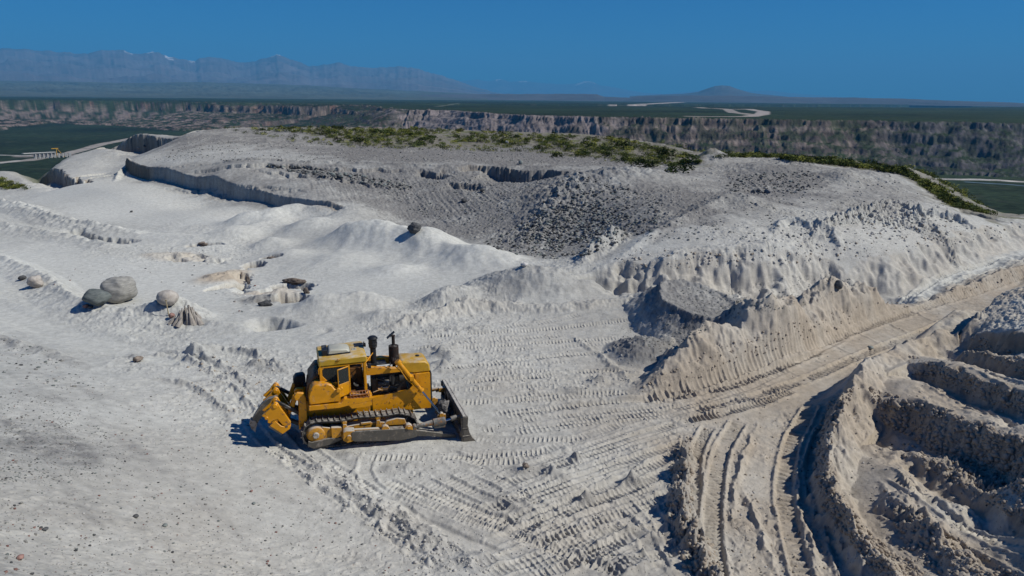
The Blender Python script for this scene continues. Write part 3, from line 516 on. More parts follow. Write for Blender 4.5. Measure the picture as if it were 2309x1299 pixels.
def grid(Rr):
    r, a = np.meshgrid(Rr, AZ, indexing='ij'); return r*np.sin(a), r*np.cos(a)
def upsample(f, ri, ai):
    """bilinear lookup of coarse array f at fractional row/column positions"""
    r0 = np.clip(np.floor(ri).astype(int), 0, f.shape[0]-2); a0 = np.clip(np.floor(ai).astype(int), 0, f.shape[1]-2)
    tr = (ri-r0)[:, None]; ta = (ai-a0)[None, :]
    g = f[r0]*(1-tr)+f[r0+1]*tr
    return g[:, a0]*(1-ta)+g[:, a0+1]*ta
def base_on(Rr):
    step = 8
    rc = np.arange(0, len(Rr)+step, step); rc[-1] = min(rc[-1], len(Rr)-1); rc = np.unique(np.minimum(rc, len(Rr)-1))
    ac = np.unique(np.append(np.arange(0, NAZ, step), NAZ-1))
    r, a = np.meshgrid(Rr[rc], AZ[ac], indexing='ij')
    B = base_eval(r*np.sin(a), r*np.cos(a))
    ri = np.interp(np.arange(len(Rr)), rc, np.arange(len(rc))); ai = np.interp(np.arange(NAZ), ac, np.arange(len(ac)))
    return [upsample(b, ri, ai) for b in B]

def grid_mesh(name, X, Y, Z, colr, mat, aux=None):
    nr, na = X.shape
    me = bpy.data.meshes.new(name)
    co = np.stack([X, Y, Z], -1).reshape(-1, 3).astype(np.float32)
    i = np.arange(nr*na).reshape(nr, na)
    q = np.stack([i[:-1, :-1], i[:-1, 1:], i[1:, 1:], i[1:, :-1]], -1).reshape(-1, 4)[:, ::-1]
    me.vertices.add(len(co)); me.vertices.foreach_set('co', co.ravel())
    me.loops.add(q.size); me.loops.foreach_set('vertex_index', q.ravel().astype(np.int32))
    me.polygons.add(len(q)); me.polygons.foreach_set('loop_start', np.arange(0, q.size, 4, dtype=np.int32))
    me.polygons.foreach_set('loop_total', np.full(len(q), 4, np.int32))
    me.polygons.foreach_set('use_smooth', np.ones(len(q), bool))
    me.update(calc_edges=True)
    at = me.attributes.new('col', 'FLOAT_COLOR', 'POINT')
    c4 = np.ones((len(co), 4), np.float32); c4[:, :3] = colr.reshape(-1, 3)
    at.data.foreach_set('color', c4.ravel())
    if aux is not None:
        a2 = me.attributes.new('grav', 'FLOAT', 'POINT'); a2.data.foreach_set('value', aux.reshape(-1).astype(np.float32))
    me.materials.append(mat)
    o = bpy.data.objects.new(name, me); col.objects.link(o); return o

def N(nt, t, **kw):
    n = nt.nodes.new(t)
    for k, v in kw.items():
        if k in n.inputs: n.inputs[k].default_value = v
        else: setattr(n, k, v)
    return n
def newmat(name, rough=.9, spec=.2):
    m = bpy.data.materials.new(name); m.use_nodes = True; nt = m.node_tree
    b = nt.nodes['Principled BSDF']; b.inputs['Roughness'].default_value = rough; b.inputs['Specular IOR Level'].default_value = spec
    return m, nt, b
def terrain_mat(name, sc, lo, hi, bump, bdist, speck=0.0):
    m, nt, b = newmat(name, 1.0, .05); L = nt.links.new
    at = N(nt, 'ShaderNodeAttribute', attribute_name='col')
    geo = N(nt, 'ShaderNodeNewGeometry')
    n1 = N(nt, 'ShaderNodeTexNoise', Scale=sc, Detail=6.0, Roughness=.65); L(geo.outputs['Position'], n1.inputs['Vector'])
    mr = N(nt, 'ShaderNodeMapRange'); mr.inputs['From Min'].default_value = .3; mr.inputs['From Max'].default_value = .7
    mr.inputs['To Min'].default_value = lo; mr.inputs['To Max'].default_value = hi; L(n1.outputs['Fac'], mr.inputs['Value'])
    mx = N(nt, 'ShaderNodeMix', data_type='RGBA', blend_type='MULTIPLY'); mx.inputs[0].default_value = 1
    L(at.outputs['Color'], mx.inputs[6]); L(mr.outputs[0], mx.inputs[7])
    last = mx.outputs[2]
    if speck:
        # small loose stones, darker than the sand, denser where it is gravelly
        ga = N(nt, 'ShaderNodeAttribute', attribute_name='grav')
        vo = N(nt, 'ShaderNodeTexVoronoi', Scale=4.2, Randomness=1.0); L(geo.outputs['Position'], vo.inputs['Vector'])
        sep = N(nt, 'ShaderNodeSeparateColor'); L(vo.outputs['Color'], sep.inputs[0])
        th = N(nt, 'ShaderNodeMath', operation='MULTIPLY_ADD'); L(sep.outputs[0], th.inputs[0]); th.inputs[1].default_value = .30; th.inputs[2].default_value = -.255
        ad = N(nt, 'ShaderNodeMath', operation='MULTIPLY_ADD'); L(ga.outputs['Fac'], ad.inputs[0]); ad.inputs[1].default_value = .26; L(th.outputs[0], ad.inputs[2])
        lt = N(nt, 'ShaderNodeMath', operation='LESS_THAN'); L(vo.outputs['Distance'], lt.inputs[0]); L(ad.outputs[0], lt.inputs[1])
        fm = N(nt, 'ShaderNodeMath', operation='MULTIPLY'); L(lt.outputs[0], fm.inputs[0]); fm.inputs[1].default_value = speck
        cr = N(nt, 'ShaderNodeMix', data_type='RGBA'); L(sep.outputs[1], cr.inputs[0]); cr.inputs[6].default_value = (.07, .075, .08, 1); cr.inputs[7].default_value = (.27, .24, .21, 1)
        m2 = N(nt, 'ShaderNodeMix', data_type='RGBA'); L(fm.outputs[0], m2.inputs[0]); L(last, m2.inputs[6]); L(cr.outputs[2], m2.inputs[7]); last = m2.outputs[2]
        vo = N(nt, 'ShaderNodeTexVoronoi', Scale=9.5, Randomness=1.0); L(geo.outputs['Position'], vo.inputs['Vector'])
        sep = N(nt, 'ShaderNodeSeparateColor'); L(vo.outputs['Color'], sep.inputs[0])
        th = N(nt, 'ShaderNodeMath', operation='MULTIPLY_ADD'); L(sep.outputs[0], th.inputs[0]); th.inputs[1].default_value = .4; th.inputs[2].default_value = -.22
        ad = N(nt, 'ShaderNodeMath', operation='MULTIPLY_ADD'); L(ga.outputs['Fac'], ad.inputs[0]); ad.inputs[1].default_value = .3; L(th.outputs[0], ad.inputs[2])
        lt = N(nt, 'ShaderNodeMath', operation='LESS_THAN'); L(vo.outputs['Distance'], lt.inputs[0]); L(ad.outputs[0], lt.inputs[1])
        fm = N(nt, 'ShaderNodeMath', operation='MULTIPLY'); L(lt.outputs[0], fm.inputs[0]); fm.inputs[1].default_value = speck
        m3 = N(nt, 'ShaderNodeMix', data_type='RGBA'); L(fm.outputs[0], m3.inputs[0]); L(last, m3.inputs[6]); L(cr.outputs[2], m3.inputs[7]); last = m3.outputs[2]
    L(last, b.inputs['Base Color'])
    n2 = N(nt, 'ShaderNodeTexNoise', Scale=sc*3, Detail=5.0, Roughness=.7); L(geo.outputs['Position'], n2.inputs['Vector'])
    bp = N(nt, 'ShaderNodeBump', Strength=bump, Distance=bdist); L(n2.outputs['Fac'], bp.inputs['Height']); L(bp.outputs[0], b.inputs['Normal'])
    return m
M_GROUND = terrain_mat('pumice_sand', 3.0, .80, 1.14, .55, .05, speck=.8)
M_FAR = terrain_mat('canyon_rock_and_scrub', .05, .55, 1.5, .6, 3.0)
M_MTN = terrain_mat('mountain_rock', .0006, .7, 1.3, .3, 60.0)

def mixc(a, b, k): return a*(1-k[..., None])+b*k[..., None]
def C3(*c): return np.array(c, np.float64)
SAND, GREY, WARM, DAMP_SHADE, CREAM = C3(.545,.545,.505), C3(.20,.195,.19), C3(.43,.365,.285), C3(.17,.14,.105), C3(.62,.55,.46)
def near_color(X, Y, A):
    g = np.clip(A['g'], 0, 1); wv = np.clip(A['w'], 0, 1.4)
    pat = fbm(X*.28, Y*.28, 4, 51); fine = fbm(X*1.9, Y*1.9, 4, 52)
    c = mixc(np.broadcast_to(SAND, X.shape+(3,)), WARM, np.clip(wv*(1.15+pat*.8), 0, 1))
    c = mixc(c, DAMP_SHADE, np.clip((wv-.8)*1.7+(fine-.1)*.5*(wv > .3), 0, 1)*smooth(wv*1.6-.3))  # dark brown for damp mottling, and for shade painted on scarp faces
    # streaks of gravel running down the loose foreground slope
    ux, uy = math.cos(math.radians(-38)), math.sin(math.radians(-38))
    st = fbm((X*ux+Y*uy)*.16, (-X*uy+Y*ux)*1.1, 5, 53)
    reg = smooth((-X-2-.25*(Y-20))/4)*smooth((34-Y)/6)
    g2 = np.clip(g + reg*np.clip(st*1.4-.05, 0, 1)*(.10+.8*g), 0, 1)
    kk = np.clip(g2*(1.3+.8*pat+.8*fine), 0, 1)
    c = mixc(c, GREY, kk*.92)
    e = np.clip(A['e'], 0, 1); pe = smooth((fbm(X*.45, Y*.45, 5, 54)-.02)*3)*smooth(e*1.6)*.75
    c = mixc(c, C3(.20, .185, .15), smooth(e*2)*.8); c = mixc(c, C3(.10, .125, .03), pe)
    o = np.clip(A['o'], 0, 1); c = mixc(c, C3(.07, .085, .04)*(1+.6*fine[..., None]), o*.9)
    c = c*(1+.10*fbm(X*.08, Y*.08, 3, 55))[..., None]
    return np.clip(c, .01, .8), g2

print('near relief')
Xn, Yn = grid(RN)
An = relief(Xn, Yn, base_on(RN))
Cn, Gn = near_color(Xn, Yn, An)
Zn = An['z']
ground = grid_mesh('ground', Xn, Yn, Zn, Cn, M_GROUND, aux=Gn)
tag(ground, kind='structure')

# fast lookup of the ground height under any point of the near grid
LR = np.log(RN)
def gz(x, y):
    r = math.hypot(x, y); a = math.atan2(x, y)
    i = float(np.interp(math.log(r), LR, np.arange(len(RN)))); j = (a-AZ[0])/(AZ[-1]-AZ[0])*(NAZ-1)
    i0 = min(max(int(i), 0), len(RN)-2); j0 = min(max(int(j), 0), NAZ-2); ti = i-i0; tj = j-j0
    return float((Zn[i0, j0]*(1-tj)+Zn[i0, j0+1]*tj)*(1-ti)+(Zn[i0+1, j0]*(1-tj)+Zn[i0+1, j0+1]*tj)*ti)
def hit(u, v, lo=8.0, hi=167.0):
    """first ground point met by the ray through photo pixel u, v"""
    d = ray(u, v); hd = math.hypot(d[0], d[1]); t = lo/hd; dt = .25
    while t*hd < hi:
        x, y, z = d[0]*t, d[1]*t, HC+d[2]*t
        if z < gz(x, y):
            a, b = t-dt, t
            for _ in range(12):
                c = (a+b)/2
                if HC+d[2]*c < gz(d[0]*c, d[1]*c): b = c
                else: a = c
            return Vector((d[0]*b, d[1]*b, gz(d[0]*b, d[1]*b)))
        t += dt; dt = .012*t
    return None

print('far relief')
Xf, Yf = grid(RF)
Zf, prof, df, Wf, gulf, sf = far_z(Xf, Yf)
nh = int((RF < 420).sum())
Ah = relief(Xf[:nh], Yf[:nh], base_on(RF[:nh]))
hz = Ah['z']; hill = hz > Zf[:nh]
Zf[:nh] = np.maximum(hz, Zf[:nh]); Zf[0] = np.interp(np.arange(NAZ), np.arange(NAZ), Zn[-1])
gy, gx = np.gradient(Zf); dr = np.gradient(RF)[:, None]; da = (RF*(AZ[1]-AZ[0]))[:, None]
slope = np.hypot(gy/dr, gx/da)
n1 = fbm(Xf/45, Yf/45, 5, 61); n2 = fbm(Xf/400, Yf/400, 4, 62); n3 = fbm(Xf/12, Yf/12, 3, 63)
GREEN = C3(.024, .036, .018); ROCK = C3(.085, .070, .063); PALE = C3(.19, .155, .137); MAUVE = C3(.20, .17, .165)
U = CX+FPX*((Xf*rgt[0]+Yf*rgt[1]+(Zf-HC)*rgt[2])/(Xf*fwd[0]+Yf*fwd[1]+(Zf-HC)*fwd[2]))
kc = smooth((slope-.22)*2.2+n1*1.2)*(prof > .01)*(prof < .995)
veg = smooth((fbm(Xf/30, Yf/30, 5, 64, gain=.65)+.1)*4)
vright = smooth((U-1650)/150)*(1-.75*smooth((U-1950)/60))   # the bushier stretch of wall
kc = kc*(1-.4*vright*veg)*(1-(.2+.3*smooth((U-600)/300))*veg)
strat = smooth(np.sin(Zf/3.4+n1*1.2+.5*np.sin(Zf/1.3))*.9+.1)
red = smooth(fbm(Xf/120, Yf/120, 3, 65)*3)
rock = mixc(np.broadcast_to(ROCK, Xf.shape+(3,)), PALE, np.clip(strat*.9+(gulf-.35)*.7, 0, 1)); rock = mixc(rock, C3(.15, .085, .065), red*.9*smooth((1200-U)/500))
rock = mixc(rock, C3(.10, .095, .10), smooth((U-1900)/200)*.9)
big = fbm(Xf/1500, Yf/900, 5, 66)
cf = mixc(GREEN*(1+.7*n2+.5*n3+.6*big)[..., None], rock, kc)
cf = mixc(cf, C3(.07,.062,.045), smooth(n1*2.5-.3)*.45*(prof < .02)+smooth(n1*2.5-.3)*.3*(prof >= .99))
badl = (prof > .45)*(prof < .995)*smooth((700-U)/300)
cf = mixc(cf, C3(.25, .195, .175), badl*smooth(n1*3+.35)*.7)
def paint(pts, z, c, k=1.0, soft=None):
    P = line([(u, v, z) for u, v in pts]); a = inpoly(Xf, Yf, P)
    cf[a] = cf[a]*(1-k)+c*k
def road(pts, z, wid, c, k=1.0):
    Q = np.array([onz(u, v, z) for u, v in pts]); 
    x0, y0 = Q.min(0)-wid*2; x1, y1 = Q.max(0)+wid*2
    idx = np.nonzero((Xf > x0) & (Xf < x1) & (Yf > y0) & (Yf < y1))
    d, s, L = segdist(Xf[idx], Yf[idx], Q)
    kk = smooth((wid-np.abs(d))/(wid*.35))*k*((prof[idx] > .985) if z < -50 else 1.0); cf[idx] = cf[idx]*(1-kk[:, None])+c*kk[:, None]
bare = smooth((U-840+160*n1)/120)*smooth((1420-U+160*n1)/120)*(prof > .01)*(prof < .97)
cf = mixc(cf, MAUVE*(1+.35*n3+.25*n1)[..., None], bare*.85)
PR = C3(.34, .30, .27)
road([(1372,236),(1430,236.2),(1480,233.5),(1540,231)], ZR, 60, PR); road([(1480,233.5),(1560,228.5)], ZR, 80, PR, .8)
road([(1560,262.5),(1640,263),(1690,262.5),(1718,258),(1722,252),(1690,246.5),(1640,246.5),(1570,242.5)], ZR, 22, PR)
road([(1640,246.5),(1655,254),(1700,259)], ZR, 20, PR, .8)
road([(985,240.5),(1035,233)], ZR, 18, C3(.12,.13,.1), .7)
road([(2080,402),(2200,405),(2309,410),(2600,420)], ZF, 13, C3(.42,.40,.37)); road([(2180,410),(2320,420),(2600,440)], ZF, 5, C3(.10,.15,.2))
road([(-200,372),(0,366),(60,362),(160,345),(230,325),(300,312)], ZF, 16, C3(.30,.27,.24)); road([(-200,385),(0,368),(40,362)], ZF, 7, C3(.38,.36,.33))
road([(60,352),(130,348),(200,352),(300,345)], ZF, 26, C3(.24,.21,.19), .8); road([(-50,349),(60,351)], ZF, 9, C3(.35,.34,.32))
hillc, _ = near_color(Xf[:nh], Yf[:nh], Ah); cf[:nh][hill] = hillc[hill]
canyon = grid_mesh('canyon', Xf, Yf, Zf, np.clip(cf, .01, .7), M_FAR)
tag(canyon, kind='structure')

def skyline(name, pts, dist, near, colr, seed, snow=None, rug=.35, fall=.35, freq=1.0, zbase=ZR, jag=1.2):
    """mountain range: heightfield whose crest follows pts (u, v) at the given distance"""
    pts = np.array(pts, float)
    uu = np.linspace(pts[0, 0], pts[-1, 0], 700); vv = np.interp(uu, pts[:, 0], pts[:, 1]); vv = vv+jag*fbm(uu/48, uu*0+seed, 5, seed, gain=.6)
    tt = np.concatenate([np.linspace(0, 1, 60), 1+np.linspace(.04, fall, 14)])
    X = np.zeros((len(tt), len(uu))); Y = X.copy(); Z = X.copy()
    for j, (u, v) in enumerate(zip(uu, vv)):
        d = ray(u, v); h = math.hypot(d[0], d[1]); zt = HC+d[2]/h*dist
        rr = near+(dist-near)*tt
        X[:, j] = d[0]/h*rr; Y[:, j] = d[1]/h*rr; Z[:, j] = zt
    T = tt[:, None]; up = np.where(T <= 1, T**1.5, 1-(T-1)/fall)
    s = freq*6/dist
    rd = fbm(X*s*2.2, Y*s*2.2, 6, seed, ridged=True, gain=.55)
    mod = 1-rug*(1-np.clip(rd+.55, 0, 1.2))*np.where(T <= 1, (1-T**4)*smooth(T*6), 1)*1.2
    Zr = zbase-8+(Z-zbase)*up*mod
    wob = fbm(X*s*3, Y*s*3, 3, seed+1)*.12*np.sin(np.clip(T, 0, 1)*np.pi)
    Zr += (Z-zbase)*wob
    c = np.broadcast_to(colr, X.shape+(3,))*(1+.35*rd+.2*fbm(X*s, Y*s, 3, seed+3))[..., None]
    if snow:
        rel = (Zr-zbase)/np.maximum(Z.max()-zbase, 1)
        for (u0, u1, vmax, th) in snow:
            inn = (uu >= u0) & (uu <= u1)
            k = smooth((T-vmax)*14)*smooth((fbm(X*s*9, Y*s*9, 4, seed+4)+th)*6)*inn[None, :]
            c = mixc(c, C3(.8, .82, .85), k)
    old = [X, Y, Zr]
    o = grid_mesh(name, X, Y, Zr, np.clip(c, .01, .85), M_MTN); tag(o, kind='structure'); return o
skyline('mountains', [(-500,120),(-300,113),(-100,108),(0,110),(40,110),(80,114),(130,118),(170,122),(200,119),(215,114),(250,111),(280,112),(300,119),(320,121),(345,115),(360,117),(380,126),(415,133),(438,139),(450,133),(470,129),(500,133),(540,141),(575,139),(600,131),(625,123),(645,131),(665,138),(700,148),(740,147),(765,140),(785,147),(805,152),(850,154),(895,149),(920,154),(950,157),(990,168),(1030,181),(1060,192),(1100,204),(1140,213)],
        32000, 15000, C3(.11,.095,.095), 71, jag=7.0, rug=.6, snow=[(280,300,.93,.1),(325,345,.93,.1),(372,390,.9,.1),(425,440,.9,.1),(612,632,.95,.1)])
skyline('foothills', [(-500,184),(0,181),(150,183),(300,186),(450,184),(600,188),(700,192),(800,198),(950,205),(1100,212)], 15500, 7600, C3(.07,.08,.065), 72, rug=.6, freq=2.2)
skyline('distant_mountains', [(960,190),(1040,182),(1075,179),(1100,184),(1130,178),(1150,184),(1180,182),(1220,187),(1260,190),(1295,189),(1318,183),(1335,184),(1350,191),(1400,200),(1450,209),(1500,212),(1560,206),(1600,200),(1640,203),(1700,205),(1730,203),(1760,207),(1810,212),(1900,219)], 58000, 44000, C3(.09,.09,.10), 73, snow=[(1118,1148,.86,-.08),(1170,1200,.9,-.1),(1295,1345,.86,-.12)], rug=.3)
skyline('lone_hill', [(1420,216),(1480,213),(1540,211),(1575,206),(1595,199),(1612,193),(1628,191.5),(1645,193.5),(1665,201),(1690,208),(1720,212),(1760,216),(1820,222)], 19000, 13500, C3(.07,.07,.07), 74, rug=.25, fall=.5)
skyline('mesa', [(920,217),(960,212.5),(1060,211.5),(1150,211),(1300,210.5),(1345,211.5),(1362,217),(1420,219),(1440,215.5),(1560,214),(1700,215.5),(1800,217.5),(1950,219.5),(2050,221.5),(2150,226),(2309,230.5),(2600,237),(2900,246)], 11500, 9800, C3(.07,.07,.075), 75, rug=.3, fall=.9)

# ---------------------------------------------------------------- haze
def haze():
    me = bpy.data.meshes.new('haze'); bm = bmesh.new()
    bmesh.ops.create_cube(bm, size=1.0); bm.to_mesh(me); bm.free()
    o = bpy.data.objects.new('haze', me); col.objects.link(o)
    z0, z1 = -135.0, 3000.0
    o.scale = (150000, 64000, z1-z0); o.location = (0, 31000, (z0+z1)/2)
    m = bpy.data.materials.new('haze'); m.use_nodes = True; nt = m.node_tree; nt.nodes.clear()
    ou = nt.nodes.new('ShaderNodeOutputMaterial'); pv = nt.nodes.new('ShaderNodeVolumePrincipled')
    pv.inputs['Color'].default_value = (.14, .54, 1.0, 1); pv.inputs['Density'].default_value = 4.4e-5; pv.inputs['Anisotropy'].default_value = 0.0
    nt.links.new(pv.outputs[0], ou.inputs['Volume'])
    me.materials.append(m); tag(o, kind='stuff'); return o
haze()

# ---------------------------------------------------------------- bulldozer
def paint_mat(name, base, rough=.45, wear=None, dust=.25, wear_amt=.5, metallic=0.0, spec=.4):
    """worn paint: colour drift, chips, and pale dust that settles on faces turned up"""
    m, nt, b = newmat(name, rough, spec); L = nt.links.new; b.inputs['Metallic'].default_value = metallic
    tc = N(nt, 'ShaderNodeTexCoord'); geo = N(nt, 'ShaderNodeNewGeometry')
    a = N(nt, 'ShaderNodeTexNoise', Scale=1.7, Detail=5.0, Roughness=.6); L(tc.outputs['Object'], a.inputs['Vector'])
    r = N(nt, 'ShaderNodeMapRange'); r.inputs['From Min'].default_value = .3; r.inputs['From Max'].default_value = .7; r.inputs['To Min'].default_value = .78; r.inputs['To Max'].default_value = 1.12
    L(a.outputs['Fac'], r.inputs['Value'])
    mx = N(nt, 'ShaderNodeMix', data_type='RGBA', blend_type='MULTIPLY'); mx.inputs[0].default_value = 1; mx.inputs[6].default_value = base+(1,); L(r.outputs[0], mx.inputs[7])
    last = mx.outputs[2]
    if wear:
        c = N(nt, 'ShaderNodeTexNoise', Scale=6.5, Detail=8.0, Roughness=.75); L(tc.outputs['Object'], c.inputs['Vector'])
        q = N(nt, 'ShaderNodeMapRange'); q.inputs['From Min'].default_value = .62-.12*wear_amt; q.inputs['From Max'].default_value = .66-.12*wear_amt; L(c.outputs['Fac'], q.inputs['Value'])
        m2 = N(nt, 'ShaderNodeMix', data_type='RGBA'); L(q.outputs[0], m2.inputs[0]); L(last, m2.inputs[6]); m2.inputs[7].default_value = wear+(1,); last = m2.outputs[2]
    if dust:
        sx = N(nt, 'ShaderNodeSeparateXYZ'); L(geo.outputs['Normal'], sx.inputs[0])
        d = N(nt, 'ShaderNodeTexNoise', Scale=3.1, Detail=6.0, Roughness=.7); L(tc.outputs['Object'], d.inputs['Vector'])
        mu = N(nt, 'ShaderNodeMath', operation='MULTIPLY_ADD'); L(sx.outputs[2], mu.inputs[0]); mu.inputs[1].default_value = dust; L(d.outputs['Fac'], mu.inputs[2])
        q = N(nt, 'ShaderNodeMapRange'); q.inputs['From Min'].default_value = .58; q.inputs['From Max'].default_value = .95; L(mu.outputs[0], q.inputs['Value'])
        m3 = N(nt, 'ShaderNodeMix', data_type='RGBA'); L(q.outputs[0], m3.inputs[0]); L(last, m3.inputs[6]); m3.inputs[7].default_value = (.48, .45, .40, 1); last = m3.outputs[2]
        rr = N(nt, 'ShaderNodeMapRange'); rr.inputs['To Min'].default_value = rough; rr.inputs['To Max'].default_value = .95; L(q.outputs[0], rr.inputs['Value']); L(rr.outputs[0], b.inputs['Roughness'])
    L(last, b.inputs['Base Color'])
    n2 = N(nt, 'ShaderNodeTexNoise', Scale=9.0, Detail=3.0); L(tc.outputs['Object'], n2.inputs['Vector'])
    bp = N(nt, 'ShaderNodeBump', Strength=.12, Distance=.02); L(n2.outputs['Fac'], bp.inputs['Height']); L(bp.outputs[0], b.inputs['Normal'])
    return m
Y_ = paint_mat('worn_yellow_paint', (.68, .29, .003), .42, wear=(.22, .10, .04), dust=.10, wear_amt=.42)
YD = paint_mat('dusty_yellow_paint', (.55, .26, .02), .6, wear=(.20, .12, .07), dust=.48, wear_amt=.6)
BK = paint_mat('black_paint', (.012, .013, .016), .5, dust=.05)
RU = paint_mat('rusty_exhaust_steel', (.018, .011, .010), .75, wear=(.05, .02, .014), dust=.03, wear_amt=.6)
ST = paint_mat('worn_grey_steel', (.115, .105, .09), .55, wear=(.20, .17, .14), dust=.2, wear_amt=.6, metallic=.3)
SHOE = paint_mat('bare_track_steel', (.10, .095, .09), .42, wear=(.25, .23, .21), dust=.3, wear_amt=.7, metallic=.5)
DK = paint_mat('dark_greasy_steel', (.022, .021, .020), .6, wear=(.07, .05, .035), dust=.12, wear_amt=.4)
CR = paint_mat('chrome_rod', (.35, .45, .60), .18, dust=.0, metallic=1.0)
CM = paint_mat('cream_plastic', (.46, .45, .37), .5, dust=.1)
SEATM = paint_mat('seat_vinyl', (.03, .03, .035), .6, dust=.1)
BRK = paint_mat('brown_inside_paint', (.20, .085, .02), .6, wear=(.09, .04, .02), dust=.1, wear_amt=.5)
def glass_mat():
    m, nt, b = newmat('tinted_glass', .06, .5); b.inputs['Base Color'].default_value = (.20, .22, .21, 1)
    b.inputs['Transmission Weight'].default_value = .85; b.inputs['IOR'].default_value = 1.05; return m
GL = glass_mat()

class MB:
    """collects shapes into one mesh"""
    def __init__(s): s.bm = bmesh.new()
    def poly(s, vs, fs):
        v = [s.bm.verts.new(p) for p in vs]
        for f in fs:
            try: s.bm.faces.new([v[i] for i in f])
            except ValueError: pass
        return s
    def box(s, x0, x1, y0, y1, z0, z1):
        return s.poly([(x0,y0,z0),(x1,y0,z0),(x1,y1,z0),(x0,y1,z0),(x0,y0,z1),(x1,y0,z1),(x1,y1,z1),(x0,y1,z1)],
                      [(0,3,2,1),(4,5,6,7),(0,1,5,4),(1,2,6,5),(2,3,7,6),(3,0,4,7)])
    def prism(s, pts, y0, y1):
        """outline in x, z extruded from y0 to y1"""
        n = len(pts); a = sum(pts[i][0]*pts[(i+1) % n][1]-pts[(i+1) % n][0]*pts[i][1] for i in range(n))
        if a < 0: pts = pts[::-1]
        if y0 > y1: y0, y1 = y1, y0
        vs = [(x, y0, z) for x, z in pts]+[(x, y1, z) for x, z in pts]
        return s.poly(vs, [tuple(range(n)), tuple(range(2*n-1, n-1, -1))]+[((i+1) % n, i, n+i, n+(i+1) % n) for i in range(n)])
    def ring(s, outer, inner, y0, y1):
        n = len(outer)
        vs = [(x, y0, z) for x, z in outer]+[(x, y0, z) for x, z in inner]+[(x, y1, z) for x, z in outer]+[(x, y1, z) for x, z in inner]
        fs = []
        for i in range(n):
            j = (i+1) % n
            fs += [(i, j, n+j, n+i), (2*n+j, 2*n+i, 3*n+i, 3*n+j), (j, i, 2*n+i, 2*n+j), (n+i, n+j, 3*n+j, 3*n+i)]
        return s.poly(vs, fs)
    def cyl(s, p, q, r, r2=None, n=18):
        p = Vector(p); q = Vector(q); r2 = r if r2 is None else r2; d = (q-p).normalized()
        u = d.orthogonal().normalized(); w_ = d.cross(u)
        vs = [p+(u*math.cos(a)+w_*math.sin(a))*r for a in [2*math.pi*i/n for i in range(n)]]+[q+(u*math.cos(a)+w_*math.sin(a))*r2 for a in [2*math.pi*i/n for i in range(n)]]
        return s.poly(vs, [tuple(range(n))[::-1], tuple(range(n, 2*n))]+[(i, (i+1) % n, n+(i+1) % n, n+i) for i in range(n)])
    def tube(s, pts, r, n=8):
        pts = [Vector(p) for p in pts]; rows = []
        for i, p in enumerate(pts):
            d = (pts[min(i+1, len(pts)-1)]-pts[max(i-1, 0)]).normalized()
            u = d.cross(Vector((.13, .97, .2))).normalized(); w_ = d.cross(u)
            rows.append([p+(u*math.cos(a)+w_*math.sin(a))*r for a in [2*math.pi*k/n for k in range(n)]])
        vs = [v for rw in rows for v in rw]
        fs = [(i*n+k, i*n+(k+1) % n, (i+1)*n+(k+1) % n, (i+1)*n+k) for i in range(len(rows)-1) for k in range(n)]
        fs += [tuple(range(n))[::-1], tuple(range((len(rows)-1)*n, len(rows)*n))]
        return s.poly(vs, fs)
    def build(s, name, mat, parent=None, bevel=.012, smooth_ang=35):
        bm = s.bm; bmesh.ops.recalc_face_normals(bm, faces=bm.faces)
        if bevel:
            es = [e for e in bm.edges if len(e.link_faces) == 2 and e.calc_face_angle(0) > math.radians(40)]
            try: bmesh.ops.bevel(bm, geom=es, offset=bevel, offset_type='OFFSET', segments=1, profile=.5, affect='EDGES', clamp_overlap=True)
            except Exception: pass
        me = bpy.data.meshes.new(name); 
        for f in bm.faces: f.smooth = True
        for e in bm.edges:
            if len(e.link_faces) != 2 or e.calc_face_angle(0) > math.radians(smooth_ang): e.smooth = False
        bm.to_mesh(me); bm.free()
        me.materials.append(mat)
        o = bpy.data.objects.new(name, me); col.objects.link(o); o.parent = parent; return o
def empty(name, loc, rz=0, scale=1):
    o = bpy.data.objects.new(name, None); col.objects.link(o); o.location = loc; o.rotation_euler = (0, 0, rz); o.empty_display_size = .3; return o
def arc_pts(cx, cz, r, a0, a1, n): return [(cx+r*math.cos(math.radians(a0+(a1-a0)*i/n)), cz+r*math.sin(math.radians(a0+(a1-a0)*i/n))) for i in range(n+1)]

dz = empty('bulldozer', (-7.4495, 25.0855, 0), math.radians(18))
tag(dz, 'yellow crawler bulldozer with blade lowered and ripper raised, parked on the white sand', 'bulldozer')

